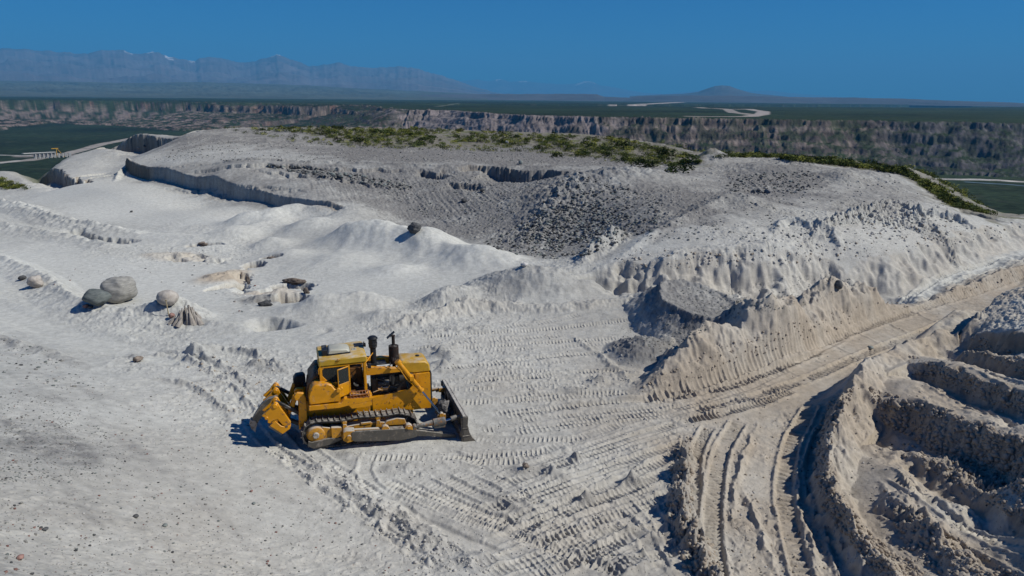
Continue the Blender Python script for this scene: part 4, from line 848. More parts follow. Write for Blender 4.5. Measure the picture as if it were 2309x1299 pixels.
def crawler(sgn):
    yi, yo = (.75*sgn, 1.25*sgn); yc = 1.0*sgn
    # chain path: rear sprocket, sagging top run, front idler, bottom run
    path = []
    for a in np.linspace(265, 95, 12): path.append((-.32+.50*math.cos(math.radians(a)), .62+.52*math.sin(math.radians(a))))
    for t in np.linspace(.04, .96, 12): path.append((-.3+3.3*t, 1.12+.03-.10*t-.07*math.sin(math.pi*t*2)**2*(1 if t < .5 else .6)))
    for a in np.linspace(85, -85, 11): path.append((3.06+.47*math.cos(math.radians(a)), .45+.50*math.sin(math.radians(a))))
    for t in np.linspace(.04, .96, 10): path.append((3.06-3.42*t, -.06+.14*t))
    P = np.array(path+[path[0]]); S = arcs(P); n = 44; sp = S[-1]/n
    tr = MB(); lk = MB()
    for i in range(n):
        s0 = i*sp; a = np.array([np.interp(s0, S, P[:, 0]), np.interp(s0, S, P[:, 1])]); b_ = np.array([np.interp(s0+sp*.94, S, P[:, 0]), np.interp(s0+sp*.94, S, P[:, 1])])
        t = (b_-a)/np.linalg.norm(b_-a); nn = np.array([-t[1], t[0]])   # outward for this winding
        pl = [a, b_, b_+nn*.025, a+t*.05+nn*.03, a+t*.04+nn*.085, a+nn*.085, a+nn*.0]
        pl = [a-nn*.012, b_-nn*.012, b_+nn*.02, a+t*.055+nn*.02, a+t*.035+nn*.08, a+t*.008+nn*.08]
        tr.prism([tuple(q) for q in pl], yi, yo)
        for dy in (-.13, .13):     # bolt heads
            for q in (.45, .75):
                c = a+(b_-a)*q+nn*.025
                tr.box(c[0]-.018, c[0]+.018, yc+dy-.018, yc+dy+.018, c[1]-.015, c[1]+.015)
        for dy in (-.11, .07):
            m0 = a-nn*.13; m1 = b_-nn*.13
            lk.prism([tuple(a-nn*.014), tuple(b_-nn*.014), tuple(m1), tuple(m0)], yc+dy, yc+dy+.04)
    o = tr.build('crawler_track', SHOE, dz, bevel=0); lk.build('chain_links', DK, o, bevel=0)
    f = MB()        # roller frame
    f.prism([(-.10,.35),(.25,.80),(.55,.72),(1.1,.78),(1.85,.80),(2.1,.77),(2.55,.66),(3.1,.62),(3.24,.40),(3.05,.26),(.3,.2)], yc-.17, yc+.17)
    f.box(1.35, 1.75, yc-.2, yc+.2, .74, .84); f.prism([(2.2,.62),(2.35,.80),(2.75,.86),(3.05,.80),(3.12,.55)], yc-.24, yc+.24)
    f.build('track_frame', YD, dz, bevel=.015)
    r = MB()
    for k in range(7): r.cyl((.25+k*.42, yc-.2, .16-.015*k), (.25+k*.42, yc+.2, .16-.015*k), .12)
    r.build('bottom_rollers', DK, dz)
    for x in (.75, 2.02):
        c = MB(); c.cyl((x, yc-.13, .96), (x, yc+.13, .96), .11); c.box(x-.07, x+.07, yc+.1*sgn, yc+.24*sgn, .70, .93); c.cyl((x, yc+.24*sgn, .96), (x, yc+.14*sgn, .96), .085)
        c.prism([(x-.12,.60),(x+.12,.60),(x+.06,.9),(x-.06,.9)], yc+.15*sgn, yc+.27*sgn)
        c.build('carrier_roller', YD, dz)
    s = MB(); s.cyl((-.32, yc-.07, .62), (-.32, yc+.07, .62), .36)
    for k in range(13):
        a = 2*math.pi*k/13; s.box(-.32+.38*math.cos(a)-.04, -.32+.38*math.cos(a)+.04, yc-.05, yc+.05, .62+.38*math.sin(a)-.04, .62+.38*math.sin(a)+.04)
    s.build('sprocket', DK, dz)
    h = MB(); h.cyl((-.32, yc+.08*sgn, .60), (-.32, yc+.25*sgn, .60), .37, .30, n=28)
    h.prism([(-.1,.88),(.26,.78),(.3,.38),(-.1,.30)], yc+.08*sgn, yc+.2*sgn)
    h.prism([(.24,.84),(.62,.80),(.60,.45),(.40,.36),(.24,.42)], yc+.1*sgn, yc+.29*sgn)
    hh = h.build('final_drive_case', YD, dz)
    b = MB(); b.cyl((-.33, yc+.25*sgn, .60), (-.33, yc+.33*sgn, .60), .125, .11, n=20)
    for k in range(8): a = 2*math.pi*k/8; b.cyl((-.33+.085*math.cos(a), yc+.325*sgn, .60+.085*math.sin(a)), (-.33+.085*math.cos(a), yc+.35*sgn, .60+.085*math.sin(a)), .016, n=6)
    b.build('hub_cap', paint_mat('mud_caked_hub', (.42,.38,.33), .9, wear=(.25,.2,.15), dust=.3, wear_amt=.7), hh)
    g = MB(); g.prism([(-.62,.42),(-.5,.36),(.25,.42),(.62,.36),(.55,.28),(.1,.14),(-.45,.08),(-.66,.22)], yc+.2*sgn, yc+.31*sgn)
    g.build('track_guard', ST, dz)
    i_ = MB(); i_.cyl((3.06, yc-.11, .45), (3.06, yc+.11, .45), .40, n=28); i_.cyl((3.06, yc-.15, .45), (3.06, yc+.15, .45), .30, n=24); i_.cyl((3.06, yc-.2, .45), (3.06, yc+.2, .45), .11)
    i_.build('idler_wheel', DK, dz)
crawler(-1); crawler(1)

# hull, fenders, tank, covers
h = MB(); h.prism([(-.62,.55),(-.62,1.72),(1.9,1.72),(1.9,1.56),(3.05,1.62),(3.5,1.72),(3.5,.62),(2.6,.5)], -.56, .56); h.build('main_frame', Y_, dz)
p = MB(); p.prism([(1.9,1.56),(3.36,1.74),(3.62,2.02),(3.62,2.37),(4.22,2.37),(4.22,.83),(3.55,.83),(2.84,.96),(1.9,.98)], -.605, -.57); p.prism([(1.9,1.56),(3.36,1.74),(3.62,2.02),(3.62,2.37),(4.22,2.37),(4.22,.83),(3.55,.83),(2.84,.96),(1.9,.98)], .57, .605)
for x, z in [(3.42,1.35),(3.50,1.31),(3.48,1.18),(3.56,1.22),(3.60,1.10),(3.38,1.12),(3.05,1.25),(3.52,.98),(3.62,1.5),(2.6,1.3)]: p.cyl((x, -.64, z), (x, -.60, z), .022, n=8)
p.build('engine_side_panel', Y_, dz, bevel=.006)
for sg in (-1, 1):
    f = MB(); f.prism([(-.52,1.63),(-.50,1.80),(.66,1.78),(.80,1.93),(1.84,1.88),(1.82,1.74),(1.2,1.69),(.60,1.60)], sg*.565, sg*1.25)
    f.prism([(.92,1.68),(1.82,1.735),(1.82,1.55),(1.6,1.50),(1.05,1.50)], sg*1.20, sg*1.245)
    f.build('fender', Y_, dz)
g = MB()
g.box(1.02, 1.74, -1.24, -1.20, 1.90, 1.93); g.box(1.02, 1.74, -1.24, -1.20, 2.02, 2.05); g.box(1.02, 1.74, -.90, -.87, 2.02, 2.05)
for k in range(7): x = 1.02+k*.117; g.box(x, x+.018, -1.235, -.87, 1.925, 2.048)
g.build('step_grating', paint_mat('rusty_orange_paint', (.42, .13, .012), .6, wear=(.15,.05,.02), dust=.2, wear_amt=.8), dz, bevel=0)
tk = MB(); tk.prism([(-.48,1.83),(-.50,2.14),(-.42,2.40),(-.33,2.54),(-.22,2.60),(.22,2.60),(.36,2.54),(.47,2.36),(.62,2.28),(.67,2.20),(.66,1.83)], -1.19, -.60); t_ = tk.build('fuel_tank', Y_, dz, bevel=.035)
k = MB(); k.cyl((.60, -1.19, 2.33), (.60, -1.30, 2.33), .085, n=18); k.build('filler_cap', Y_, t_); k = MB(); k.cyl((.70, -1.16, 2.36), (.70, -1.28, 2.36), .07, n=18); k.build('filler_cap', Y_, t_)
tk = MB(); tk.prism([(-.48,1.83),(-.45,2.36),(-.15,2.74),(.62,2.70),(.66,1.83)], .56, 1.19); tk.build('hydraulic_tank', BRK, dz, bevel=.03)
rp = MB(); rp.prism([(-.60,1.72),(-.50,2.36),(-.22,2.72),(-.05,2.74),(-.05,1.72)], -.56, .55); rp.build('rear_cover', BRK, dz, bevel=.03)
# cab
cb = empty('cab', (0, 0, 0)); cb.parent = dz
cw = .85
s = MB()
s.box(-.04, .06, -cw, -cw+.09, 1.82, 3.18); s.box(1.60, 1.70, -cw, -cw+.09, 1.95, 3.18); s.box(-.04, .06, cw-.09, cw, 1.82, 3.18); s.box(1.60, 1.70, cw-.09, cw, 1.95, 3.18)
s.box(1.0, 1.08, -cw, -cw+.07, 1.95, 3.18); s.box(1.0, 1.08, cw-.07, cw, 1.95, 3.18)
s.box(.06, 1.0, -cw+.001, -cw+.06, 1.82, 2.50); s.box(.06, 1.60, cw-.06, cw-.001, 1.82, 2.52)
s.box(-.039, .02, -cw+.09, cw-.09, 1.82, 2.50)
s.box(.06, 1.0, -cw+.001, -cw+.06, 3.10, 3.18); s.box(1.08, 1.60, -cw+.001, -cw+.06, 3.14, 3.18); s.box(.06, 1.60, cw-.06, cw-.001, 3.06, 3.18)
s.prism([(.06,2.50),(.30,2.50),(.06,2.80)], -cw+.002, -cw+.058); s.prism([(.06,3.10),(.06,3.02),(.14,3.10)], -cw+.002, -cw+.058)
s.box(1.64, 1.69, -cw+.09, cw-.09, 1.95, 2.30); s.box(1.64, 1.69, -.03, .03, 2.3, 3.18)
s.build('cab_frame', Y_, cb)
r = MB(); r.prism([(-.06,3.18),(-.05,3.40),(1.70,3.47),(1.74,3.40),(1.74,3.20)], -cw-.03, cw+.03); rf = r.build('roof', paint_mat('faded_yellow_roof', (.50,.30,.02), .5, wear=(.3,.17,.05), dust=.22, wear_amt=.1), cb, bevel=.04)
w_ = MB(); w_.box(.07, .99, -cw+.02, -cw+.028, 2.5, 3.1); w_.build('side_window', GL, cb, bevel=0)
w_ = MB(); w_.box(.10, 1.58, cw-.03, cw-.022, 2.54, 3.05); w_.build('far_window', GL, cb, bevel=0)
w_ = MB(); w_.box(-.02, -.012, -.74, .74, 2.52, 3.1); w_.build('rear_window', GL, cb, bevel=0)
fl = MB(); fl.box(.0, 1.66, -.84, .84, 1.83, 1.9); fl.box(1.0, 1.6, .1, .8, 1.9, 2.62); fl.box(.1, .5, -.80, -.45, 1.9, 2.35); fl.build('floor_and_console', BRK, cb)
st = MB(); st.box(.42, .92, -.28, .28, 2.12, 2.28); st.box(.34, .48, -.26, .26, 2.2, 2.86); st.box(.5, .9, -.22, .22, 1.9, 2.12); st.box(.45, .9, -.36, -.28, 2.3, 2.4); st.build('seat', SEATM, cb, bevel=.03)
lv = MB(); lv.tube([(1.2,-.2,1.9),(1.22,-.2,2.4),(1.18,-.22,2.6)], .015); lv.tube([(1.3,-.32,1.9),(1.34,-.32,2.35)], .015); lv.cyl((1.25,-.3,2.0),(1.32,-.36,2.12), .11); lv.build('control_levers', DK, cb, bevel=0)
# open door swung out against the side
dr = MB()
hx, hy = 1.04, -.87; ex, ey = .60, -1.16      # hinge and free edge in plan
def door_pt(t, z, off=0): return (hx+(ex-hx)*t+off*.55, hy+(ey-hy)*t-off*.83, z)
def bar(m_, t0, t1, z0, z1, th=.035):
    v = [door_pt(t0,z0,-th/2), door_pt(t1,z0,-th/2), door_pt(t1,z0,th/2), door_pt(t0,z0,th/2), door_pt(t0,z1,-th/2), door_pt(t1,z1,-th/2), door_pt(t1,z1,th/2), door_pt(t0,z1,th/2)]
    m_.poly(v, [(0,3,2,1),(4,5,6,7),(0,1,5,4),(1,2,6,5),(2,3,7,6),(3,0,4,7)])
bar(dr, 0, .05, 1.98, 3.12); bar(dr, .95, 1, 1.98, 3.12); bar(dr, .05, .95, 3.08, 3.12); bar(dr, .05, .95, 2.46, 2.50); bar(dr, .05, .95, 1.98, 2.46, .02)
d_ = dr.build('open_door', Y_, cb, bevel=.006)
pn = MB(); bar(pn, .05, .95, 2.50, 3.08, .008); pn.build('door_pane', GL, d_, bevel=0)
ac = MB(); ac.prism([(.30,3.42),(.34,3.60),(.44,3.66),(1.06,3.62),(1.16,3.52),(1.17,3.44)], -.38, .30); a_ = ac.build('air_conditioner', CM, rf, bevel=.05)
ac = MB(); ac.box(.12, .32, -.36, .28, 3.41, 3.64); ac.prism([(.30,3.41),(1.18,3.43),(1.18,3.50),(.30,3.48)], -.40, .32); ac.build('air_conditioner_base', BK, rf, bevel=.02)
rp = MB(); rp.prism([(1.38,3.466),(1.74,3.47),(1.74,3.474),(1.38,3.471)], .2, .62); rp.build('roof_beacon_plate', BK, rf, bevel=0)
lb = MB(); lb.box(1.26, 1.42, -.10, .06, 3.458, 3.468); l_ = lb.build('white_sticker', CM, rf, bevel=0)
lb = MB()
for y0 in (-.055, .0): lb.box(1.30, 1.38, y0, y0+.012, 3.469, 3.472)
lb.box(1.372, 1.384, -.065, .025, 3.469, 3.472); lb.build('sticker_marks', DK, l_, bevel=0) if False else lb.build('sticker_marks', DK, rf, bevel=0)
for x, y, z in [(1.82,-.72,2.95),(1.80,.74,3.32),(-.12,-.80,2.95)]:
    wl = MB(); wl.cyl((x-.05, y, z), (x+.07, y, z), .075, .085, n=16); wl.box(x-.02, x+.02, y-.02, y+.02, z, z+.14); wl.cyl((x-.12,y,z),(x-.04,y,z),.02,n=8); wl.build('work_lamp', BK, cb)
rl = MB(); rl.tube([(.55,-.885,3.28),(.68,-.90,3.34),(.74,-.92,3.42),(.66,-.92,3.46),(.62,-.90,3.36)], .014); rl.build('roof_hook', Y_, cb, bevel=0); rl = MB(); rl.tube([(0,-.87,3.22),(-.07,-.88,3.1),(-.07,-.88,2.9)], .012); rl.build('grab_rail', Y_, cb, bevel=0)
# engine compartment
en = MB(); en.box(1.95, 3.3, -.34, .34, 1.45, 2.25); en.box(2.1, 3.2, -.22, .22, 2.25, 2.42); en.cyl((2.15, -.38, 2.05), (2.6, -.38, 2.05), .13); en.cyl((2.75, -.36, 1.95), (2.75, -.36, 2.4), .10); en.cyl((3.0,-.4,2.2),(3.25,-.4,2.2),.16)
en.tube([(2.1,-.42,2.3),(2.4,-.5,2.2),(2.6,-.45,1.9),(2.9,-.5,1.8)], .035); en.tube([(2.9,-.35,2.5),(2.7,-.36,2.35),(2.65,-.38,2.1)], .07, 12); en.tube([(2.2,-.44,1.7),(2.6,-.5,1.85),(3.1,-.46,2.0),(3.3,-.4,2.3)], .02)
for q in range(6): en.box(2.05+q*.2, 2.17+q*.2, -.3, .3, 2.42, 2.5)
en.build('engine', DK, dz)
fp = MB(); fp.cyl((2.15,-.46,1.86),(2.55,-.47,1.86),.05,n=10); fp.tube([(1.95,-.5,1.75),(2.2,-.52,1.83),(2.5,-.5,1.8),(2.62,-.5,1.98)],.02); fp.cyl((2.3,-.48,1.78),(2.3,-.48,1.95),.045,n=10); fp.build('fuel_pipes', YD, dz)
hd = MB(); hd.prism([(3.02,2.50),(3.05,2.80),(3.15,2.90),(4.05,2.84),(4.22,2.70),(4.25,2.37),(3.6,2.37)], -.53, .53); h_ = hd.build('hood', paint_mat('faded_yellow_hood', (.55,.31,.018), .5, wear=(.25,.13,.04), dust=.2, wear_amt=.15), dz, bevel=.05)
cp = MB(); cp.cyl((3.85,.12,2.82),(3.85,.12,2.885),.085,n=18); cp.build('radiator_cap', BK, h_)
hb = MB(); hb.prism([(1.72,2.56),(1.74,2.93),(2.50,2.86),(3.05,2.80),(3.05,2.55)], .30, .54); hb.prism([(1.72,2.58),(1.74,2.86),(2.3,2.76),(3.05,2.66),(3.05,2.50),(1.74,2.50)], -.54, -.36); hb.box(1.72, 1.86, -.36, .30, 2.55, 2.8); hb.build('hood_rail', Y_, dz)
hb = MB(); hb.box(1.80, 2.55, -.25, .25, 2.78, 2.80); hb.build('heat_shield', BK, dz, bevel=0)
rd = MB(); rd.box(4.225, 4.27, -.60, .60, .80, 2.40)
for q in range(11): rd.box(4.27, 4.30, -.52+q*.1, -.50+q*.1, .9, 2.3)
rd.build('radiator_grille', DK, dz)
fw_ = MB(); fw_.box(3.55, 4.22, -.56, .56, .82, 2.36); fw_.build('radiator_housing', Y_, dz)
ai = MB(); ai.cyl((2.08,.02,2.55),(2.08,.02,3.42),.115,n=24); ai.cyl((2.08,.02,3.40),(2.08,.02,3.48),.12,.165,n=24); ai.cyl((2.08,.02,3.48),(2.08,.02,3.82),.165,n=24); ai.cyl((2.08,.02,3.80),(2.08,.02,3.84),.20,.20,n=28); ai.cyl((2.08,.02,3.84),(2.08,.02,3.91),.20,.12,n=28); ai.cyl((2.08,.02,3.60),(2.08,.02,3.63),.18,n=24)
ai.build('air_intake', BK, dz, bevel=.008)
mf = MB(); mf.cyl((2.9,.1,2.20),(2.9,.1,2.68),.07,n=16); mf.cyl((2.9,.1,2.66),(2.9,.1,3.40),.20,n=28); mf.cyl((2.9,.1,3.40),(2.9,.1,3.44),.20,.10,n=28); mf.cyl((2.9,.1,3.42),(2.9,.1,3.82),.065,n=16); mf.cyl((2.9,.1,3.80),(2.9,.1,3.84),.08,n=16)
m_ = mf.build('exhaust_muffler', RU, dz, bevel=.008)
rc = MB(); a = Vector((2.84,.1,3.86)); dirv = Vector((-.62,0,-.52)).normalized(); rc.poly([a+Vector((.10,-.085,.14)),a+Vector((.10,.085,.14)),a+Vector((-.20,.085,-.11)),a+Vector((-.20,-.085,-.11)),a+Vector((.125,-.085,.115)),a+Vector((.125,.085,.115)),a+Vector((-.175,.085,-.135)),a+Vector((-.175,-.085,-.135))],[(0,1,2,3),(7,6,5,4),(0,4,5,1),(1,5,6,2),(2,6,7,3),(3,7,4,0)])
rc.cyl((2.79,-.06,3.84),(2.79,.26,3.84),.02,n=8); rc.build('rain_cap', BK, m_, bevel=.004)
yb = MB(); yb.tube([(1.72,-.55,3.06),(2.05,-.12,3.26)], .018); yb.build('stay_rod', Y_, dz, bevel=0)
# lift cylinders on each side of the radiator
for sg in (-1, 1):
    y = sg*.80
    lc = MB(); A_, B_, C_ = Vector((2.94,y,3.02)), Vector((3.83,y,1.70)), Vector((4.60,y,.56))
    lc.cyl(A_, B_, .085, n=20); lc.cyl(A_-(B_-A_)*.05, A_+(B_-A_)*.04, .12, n=20); lc.cyl(B_-(B_-A_)*.06, B_, .115, n=20); lc.tube([A_+Vector((-.02,sg*.02,.02)), A_+Vector((-.12,0,-.16)), A_+(B_-A_)*.35+Vector((-.12,0,-.04)), A_+(B_-A_)*.6+Vector((-.10,0,-.06)), B_+Vector((-.10,0,.05))], .022); lc.tube([A_+Vector((-.1,sg*.05,.0)), A_+(B_-A_)*.5+Vector((-.16,sg*.05,-.05)), B_+Vector((-.14,sg*.04,.1))], .018)
    lc.box(3.36, 3.52, sg*.62, sg*.92, 2.22, 2.40) if sg > 0 else lc.box(3.36, 3.52, -.92, -.62, 2.22, 2.40)
    l_ = lc.build('lift_cylinder', Y_, dz); rd = MB(); rd.cyl(B_, C_, .038, n=14); rd.build('piston_rod', CR, l_, bevel=0)
    hk = MB(); hk.cyl(C_-Vector((0,.09*sg,0)), C_+Vector((0,.09*sg,0)), .10, n=16); hk.box(4.45,4.78,y-.05,y+.05,.28,.58); hk.build('rod_end_bracket', YD, l_)
    # push arm with tilt brace
    y0, y1 = (1.36*sg, 1.62*sg)
    ar = MB(); ar.prism([(.95,.66),(1.02,.72),(2.96,.58),(3.40,.46),(3.45,.14),(2.8,.08),(1.07,.30),(.95,.40)], y0, y1)
    ar.prism([(3.40,.44),(4.9,.02),(5.04,-.04),(5.02,-.14),(4.1,.05),(3.42,.16)], y0+.03*sg, y1-.03*sg)
    ar.build('push_arm', ST, dz, bevel=.015)
    lg = MB()
    lg.prism([(2.08,.62),(2.14,.76),(2.26,.79),(2.36,.72),(2.42,.60)], y0+.05*sg, y1-.02*sg); lg.build('arm_bracket', YD, dz); lg = MB(); lg.prism([(2.98,.56),(3.05,.70),(3.17,.73),(3.27,.64),(3.30,.46)], y0+.05*sg, y1+.01*sg); lg.build('arm_bracket', YD, dz); lg = MB(); lg.prism([(.98,.68),(1.0,.76),(2.0,.68),(2.0,.62)], y0+.04*sg, y1-.1*sg)
    lg.build('arm_rail', YD, dz); lg = MB()
    lg.prism([(.66,.72),(.78,.78),(1.08,.74),(1.10,.34),(.80,.28),(.64,.40)], y0-.1*sg, y1-.02*sg); lg.cyl((.86,y1-.02*sg,.53),(.86,y1+.06*sg,.53),.085)
    lg.build('arm_trunnion', YD, dz); lg = MB(); lg.cyl((3.14,y1,.60),(3.14,y1+.05*sg,.60),.075)
    lg.build('pivot_pin', YD, dz)
    br = MB(); br.cyl((3.45,1.49*sg,.53),(4.12,1.49*sg,.60),.075,.12,n=18); br.cyl((4.12,1.49*sg,.58),(4.62,1.49*sg,.62),.165,n=20); br.box(4.15,4.6,1.40*sg if sg > 0 else -1.60,1.60*sg if sg > 0 else -1.40,.38,.60); br.cyl((3.38,1.36*sg,.53),(3.38,1.62*sg,.53),.09)
    b_ = br.build('tilt_brace', paint_mat('greasy_grey_paint', (.10,.10,.09), .5, wear=(.28,.12,.03), dust=.2, wear_amt=.8), dz, bevel=.02)
    rr = MB(); rr.cyl((4.62,1.49*sg,.62),(4.85,1.49*sg,.66),.045,n=12); rr.build('brace_rod', CR, b_, bevel=0); ee = MB(); ee.cyl((4.84,1.49*sg,.655),(5.08,1.49*sg,.70),.11,n=16); ee.cyl((5.02,1.49*sg,.69),(5.24,1.49*sg,.72),.07,n=12); ee.build('brace_joint', ST, b_)
# blade
bl = MB()
prof_f = [(5.40,.90),(5.36,.70),(5.36,.45),(5.42,.2),(5.54,-.02),(5.72,-.24)]; prof_b = [(5.32,.90),(5.27,.7),(5.26,.45),(5.32,.18),(5.44,-.05),(5.62,-.27)]
n_ = len(prof_f); 
bl.prism(prof_f+prof_b[::-1], -1.9, 1.9)
bl.box(5.22, 5.33, -1.86, 1.86, .62, .88); bl.box(5.14, 5.30, -1.86, 1.86, .0, .24)
for y in (-1.86,-1.2,-.5,.45,1.15,1.81): bl.prism([(5.20,.88),(5.30,.88),(5.27,.45),(5.36,.1),(5.5,-.15),(5.18,-.15)], y, y+.05)
b_ = bl.build('blade', ST, dz, bevel=.01)
for sg in (-1, 1):
    eb = MB(); eb.prism([(5.22,.92),(5.44,.86),(5.42,.5),(5.50,.15),(5.60,-.04),(5.80,-.28),(5.24,-.20)], sg*1.88, sg*1.95); eb.box(5.17,5.26,1.80*sg if sg>0 else -1.93,1.93*sg if sg>0 else -1.80,-.18,.86); eb.box(5.2,5.45,1.90*sg if sg>0 else -1.98,1.98*sg if sg>0 else -1.90,.38,.42); eb.box(5.2,5.5,1.90*sg if sg>0 else -1.98,1.98*sg if sg>0 else -1.90,.05,.09); eb.build('blade_end_plate', ST, b_, bevel=.008)
ce = MB(); ce.poly([(5.60,-1.97,-.20),(5.60,1.97,-.20),(5.80,1.97,-.32),(5.80,-1.97,-.32),(5.58,-1.97,-.24),(5.58,1.97,-.24),(5.78,1.97,-.355),(5.78,-1.97,-.355)],[(0,1,2,3),(7,6,5,4),(0,4,5,1),(1,5,6,2),(2,6,7,3),(3,7,4,0)]); ce.build('cutting_edge', SHOE, b_, bevel=0)
lug = MB(); lug.box(4.95,5.24,1.28,1.52,.60,.80); lug.cyl((4.62,1.49,.70),(5.0,1.42,.74),.08); lug.build('blade_lug', YD, b_)
cr_ = MB(); cr_.poly([(5.24,-1.9,.925),(5.44,-1.9,.88),(5.44,1.9,.88),(5.24,1.9,.925),(5.24,-1.9,.895),(5.44,-1.9,.86),(5.44,1.9,.86),(5.24,1.9,.895)],[(0,1,2,3),(7,6,5,4),(0,4,5,1),(1,5,6,2),(2,6,7,3),(3,7,4,0)])
cr_.build('blade_top_edge', paint_mat('mud_splashed_steel', (.10,.10,.10), .8, wear=(.45,.42,.38), dust=.3, wear_amt=1.1), b_, bevel=0)
# ripper
rt = MB()
for y0 in (-.86, -.42, .30, .72): rt.prism([(-.60,1.05),(-.58,1.95),(-.66,2.20),(-.90,2.24),(-1.02,2.12),(-.98,1.95),(-.86,1.9),(-.92,.82),(-.6,.7)], y0, y0+.14)
rt.box(-.92,-.58,-.86,.86,.72,1.0); rt.build('ripper_bracket', Y_, dz, bevel=.02)
for sg in (-1, 1):
    rc = MB(); rc.cyl((-.96,sg*.60,2.04),(-1.20,sg*.60,1.42),.10,n=18); rc.cyl((-1.2,sg*.6,1.42),(-1.24,sg*.6,1.32),.06,n=12); rc.cyl((-.96,sg*.74,2.06),(-.96,sg*.46,2.06),.05,n=12); rc.build('ripper_cylinder', Y_, dz)
kb = MB(); kb.prism([(-1.0,1.92),(-1.02,2.3),(-.92,2.45),(-.62,2.47),(-.55,2.35),(-.55,1.95)], .30, .72); kb.build('ripper_hose_guard', BK, dz, bevel=.03)
ho = MB()
for q in range(4): ho.tube([(-.62,-.1+.1*q,2.2),(-.5,-.1+.1*q,2.15),(-.46,-.1+.1*q,1.95),(-.5,-.1+.1*q,1.6)], .025)
ho.build('hydraulic_hoses', BK, dz, bevel=0)
out = [(-2.20,1.54),(-2.10,1.62),(-1.92,1.78),(-1.78,1.97),(-1.70,2.03),(-1.60,1.98),(-1.53,1.80),(-1.38,1.52),(-1.20,1.16),(-1.22,.98),(-1.33,.92),(-1.52,1.10),(-1.66,1.34),(-1.82,1.30),(-1.93,1.20),(-2.02,1.24),(-2.0,1.38)]
for y0 in (-1.02, -.52, .38, .88):
    rb = MB(); rb.prism(out, y0, y0+.13); rb.cyl((-1.70,y0-.04,1.88),(-1.70,y0+.17,1.88),.09,n=16); rb.cyl((-2.04,y0-.03,1.44),(-2.04,y0+.16,1.44),.07,n=14)
    rb.build('ripper_beam_plate', Y_, dz, bevel=.02)
bx = MB(); bx.prism([(-1.20,1.05),(-1.25,.90),(-1.52,.72),(-1.95,1.12),(-1.74,1.28),(-1.55,1.06),(-1.35,.98)], -1.05, 1.05); bx.prism([(-1.9,1.2),(-1.62,1.5),(-1.5,1.38),(-1.78,1.1)], -1.0, 1.0); bx.build('ripper_beam', Y_, dz, bevel=.015)
bp_ = MB(); bp_.prism([(-1.50,.76),(-1.58,.70),(-2.0,1.08),(-1.94,1.12)], -1.04, -.3); bp_.box(-1.4,-1.32,-1.058,-1.05,.98,1.06); bp_.build('beam_wear_plate', ST, dz, bevel=0)
lk = MB()
for sg in (): lk.prism([(-1.72,1.92),(-1.62,1.97),(-.84,1.42),(-.84,1.24)], sg*.66, sg*.78); lk.prism([(-1.35,1.1),(-1.3,1.2),(-.80,.95),(-.80,.78)], sg*.62, sg*.80)
lk.bm.free()
for sg in (-1, 1):
    lk = MB(); lk.prism([(-1.72,1.92),(-1.62,1.97),(-.84,1.42),(-.84,1.24)], sg*.66, sg*.78); lk.build('ripper_link', DK, dz)
    lk = MB(); lk.prism([(-1.35,1.1),(-1.3,1.2),(-.80,.95),(-.80,.78)], sg*.62, sg*.80); lk.build('ripper_link', DK, dz)
sh = MB(); sh.prism([(-1.62,1.86),(-1.95,1.82),(-2.22,1.62),(-2.48,1.26),(-2.62,1.02),(-2.68,.86),(-2.47,.80),(-2.36,.96),(-2.10,1.22),(-1.80,1.46)], -.10, .10); s_ = sh.build('ripper_shank', ST, dz, bevel=.012)
tp = MB(); tp.prism([(-2.66,1.04),(-2.73,.86),(-2.66,.64),(-2.53,.48),(-2.50,.66),(-2.44,.80),(-2.46,.95)], -.125, .125); tp.build('ripper_tooth', paint_mat('mud_caked_tooth', (.38,.34,.30), .9, wear=(.20,.17,.14), dust=.2, wear_amt=.9), s_, bevel=.012)
# mirrors and small hood details
mm = MB(); mm.tube([(2.6,-.54,2.72),(2.66,-.58,2.9),(2.66,-.58,2.98)], .014); mm.cyl((2.66,-.6,2.9),(2.66,-.52,2.9),.03,n=8); mm.build('hose_stub', BK, dz, bevel=0)

# ---------------------------------------------------------------- boulders and stones
def rock_mat(name, base, alt, scale=2.0, band=0.0):
    m, nt, b = newmat(name, .9, .15); L = nt.links.new
    tc = N(nt, 'ShaderNodeTexCoord'); mp = N(nt, 'ShaderNodeMapping'); mp.inputs['Scale'].default_value = (1, 1, 1+band*3); mp.inputs['Rotation'].default_value = (.5, .35, 0)
    L(tc.outputs['Object'], mp.inputs['Vector'])
    a = N(nt, 'ShaderNodeTexNoise', Scale=scale, Detail=8.0, Roughness=.7); L(mp.outputs[0], a.inputs['Vector'])
    r = N(nt, 'ShaderNodeMapRange'); r.inputs['From Min'].default_value = .38; r.inputs['From Max'].default_value = .62; L(a.outputs['Fac'], r.inputs['Value'])
    oi = N(nt, 'ShaderNodeObjectInfo'); v = N(nt, 'ShaderNodeMapRange'); v.inputs['To Min'].default_value = .75; v.inputs['To Max'].default_value = 1.3; L(oi.outputs['Random'], v.inputs['Value'])
    mx = N(nt, 'ShaderNodeMix', data_type='RGBA'); L(r.outputs[0], mx.inputs[0]); mx.inputs[6].default_value = base+(1,); mx.inputs[7].default_value = alt+(1,)
    m2 = N(nt, 'ShaderNodeMix', data_type='RGBA', blend_type='MULTIPLY'); m2.inputs[0].default_value = 1; L(mx.outputs[2], m2.inputs[6]); L(v.outputs[0], m2.inputs[7])
    L(m2.outputs[2], b.inputs['Base Color'])
    bp = N(nt, 'ShaderNodeBump', Strength=.7, Distance=.05); L(a.outputs['Fac'], bp.inputs['Height']); L(bp.outputs[0], b.inputs['Normal']); return m
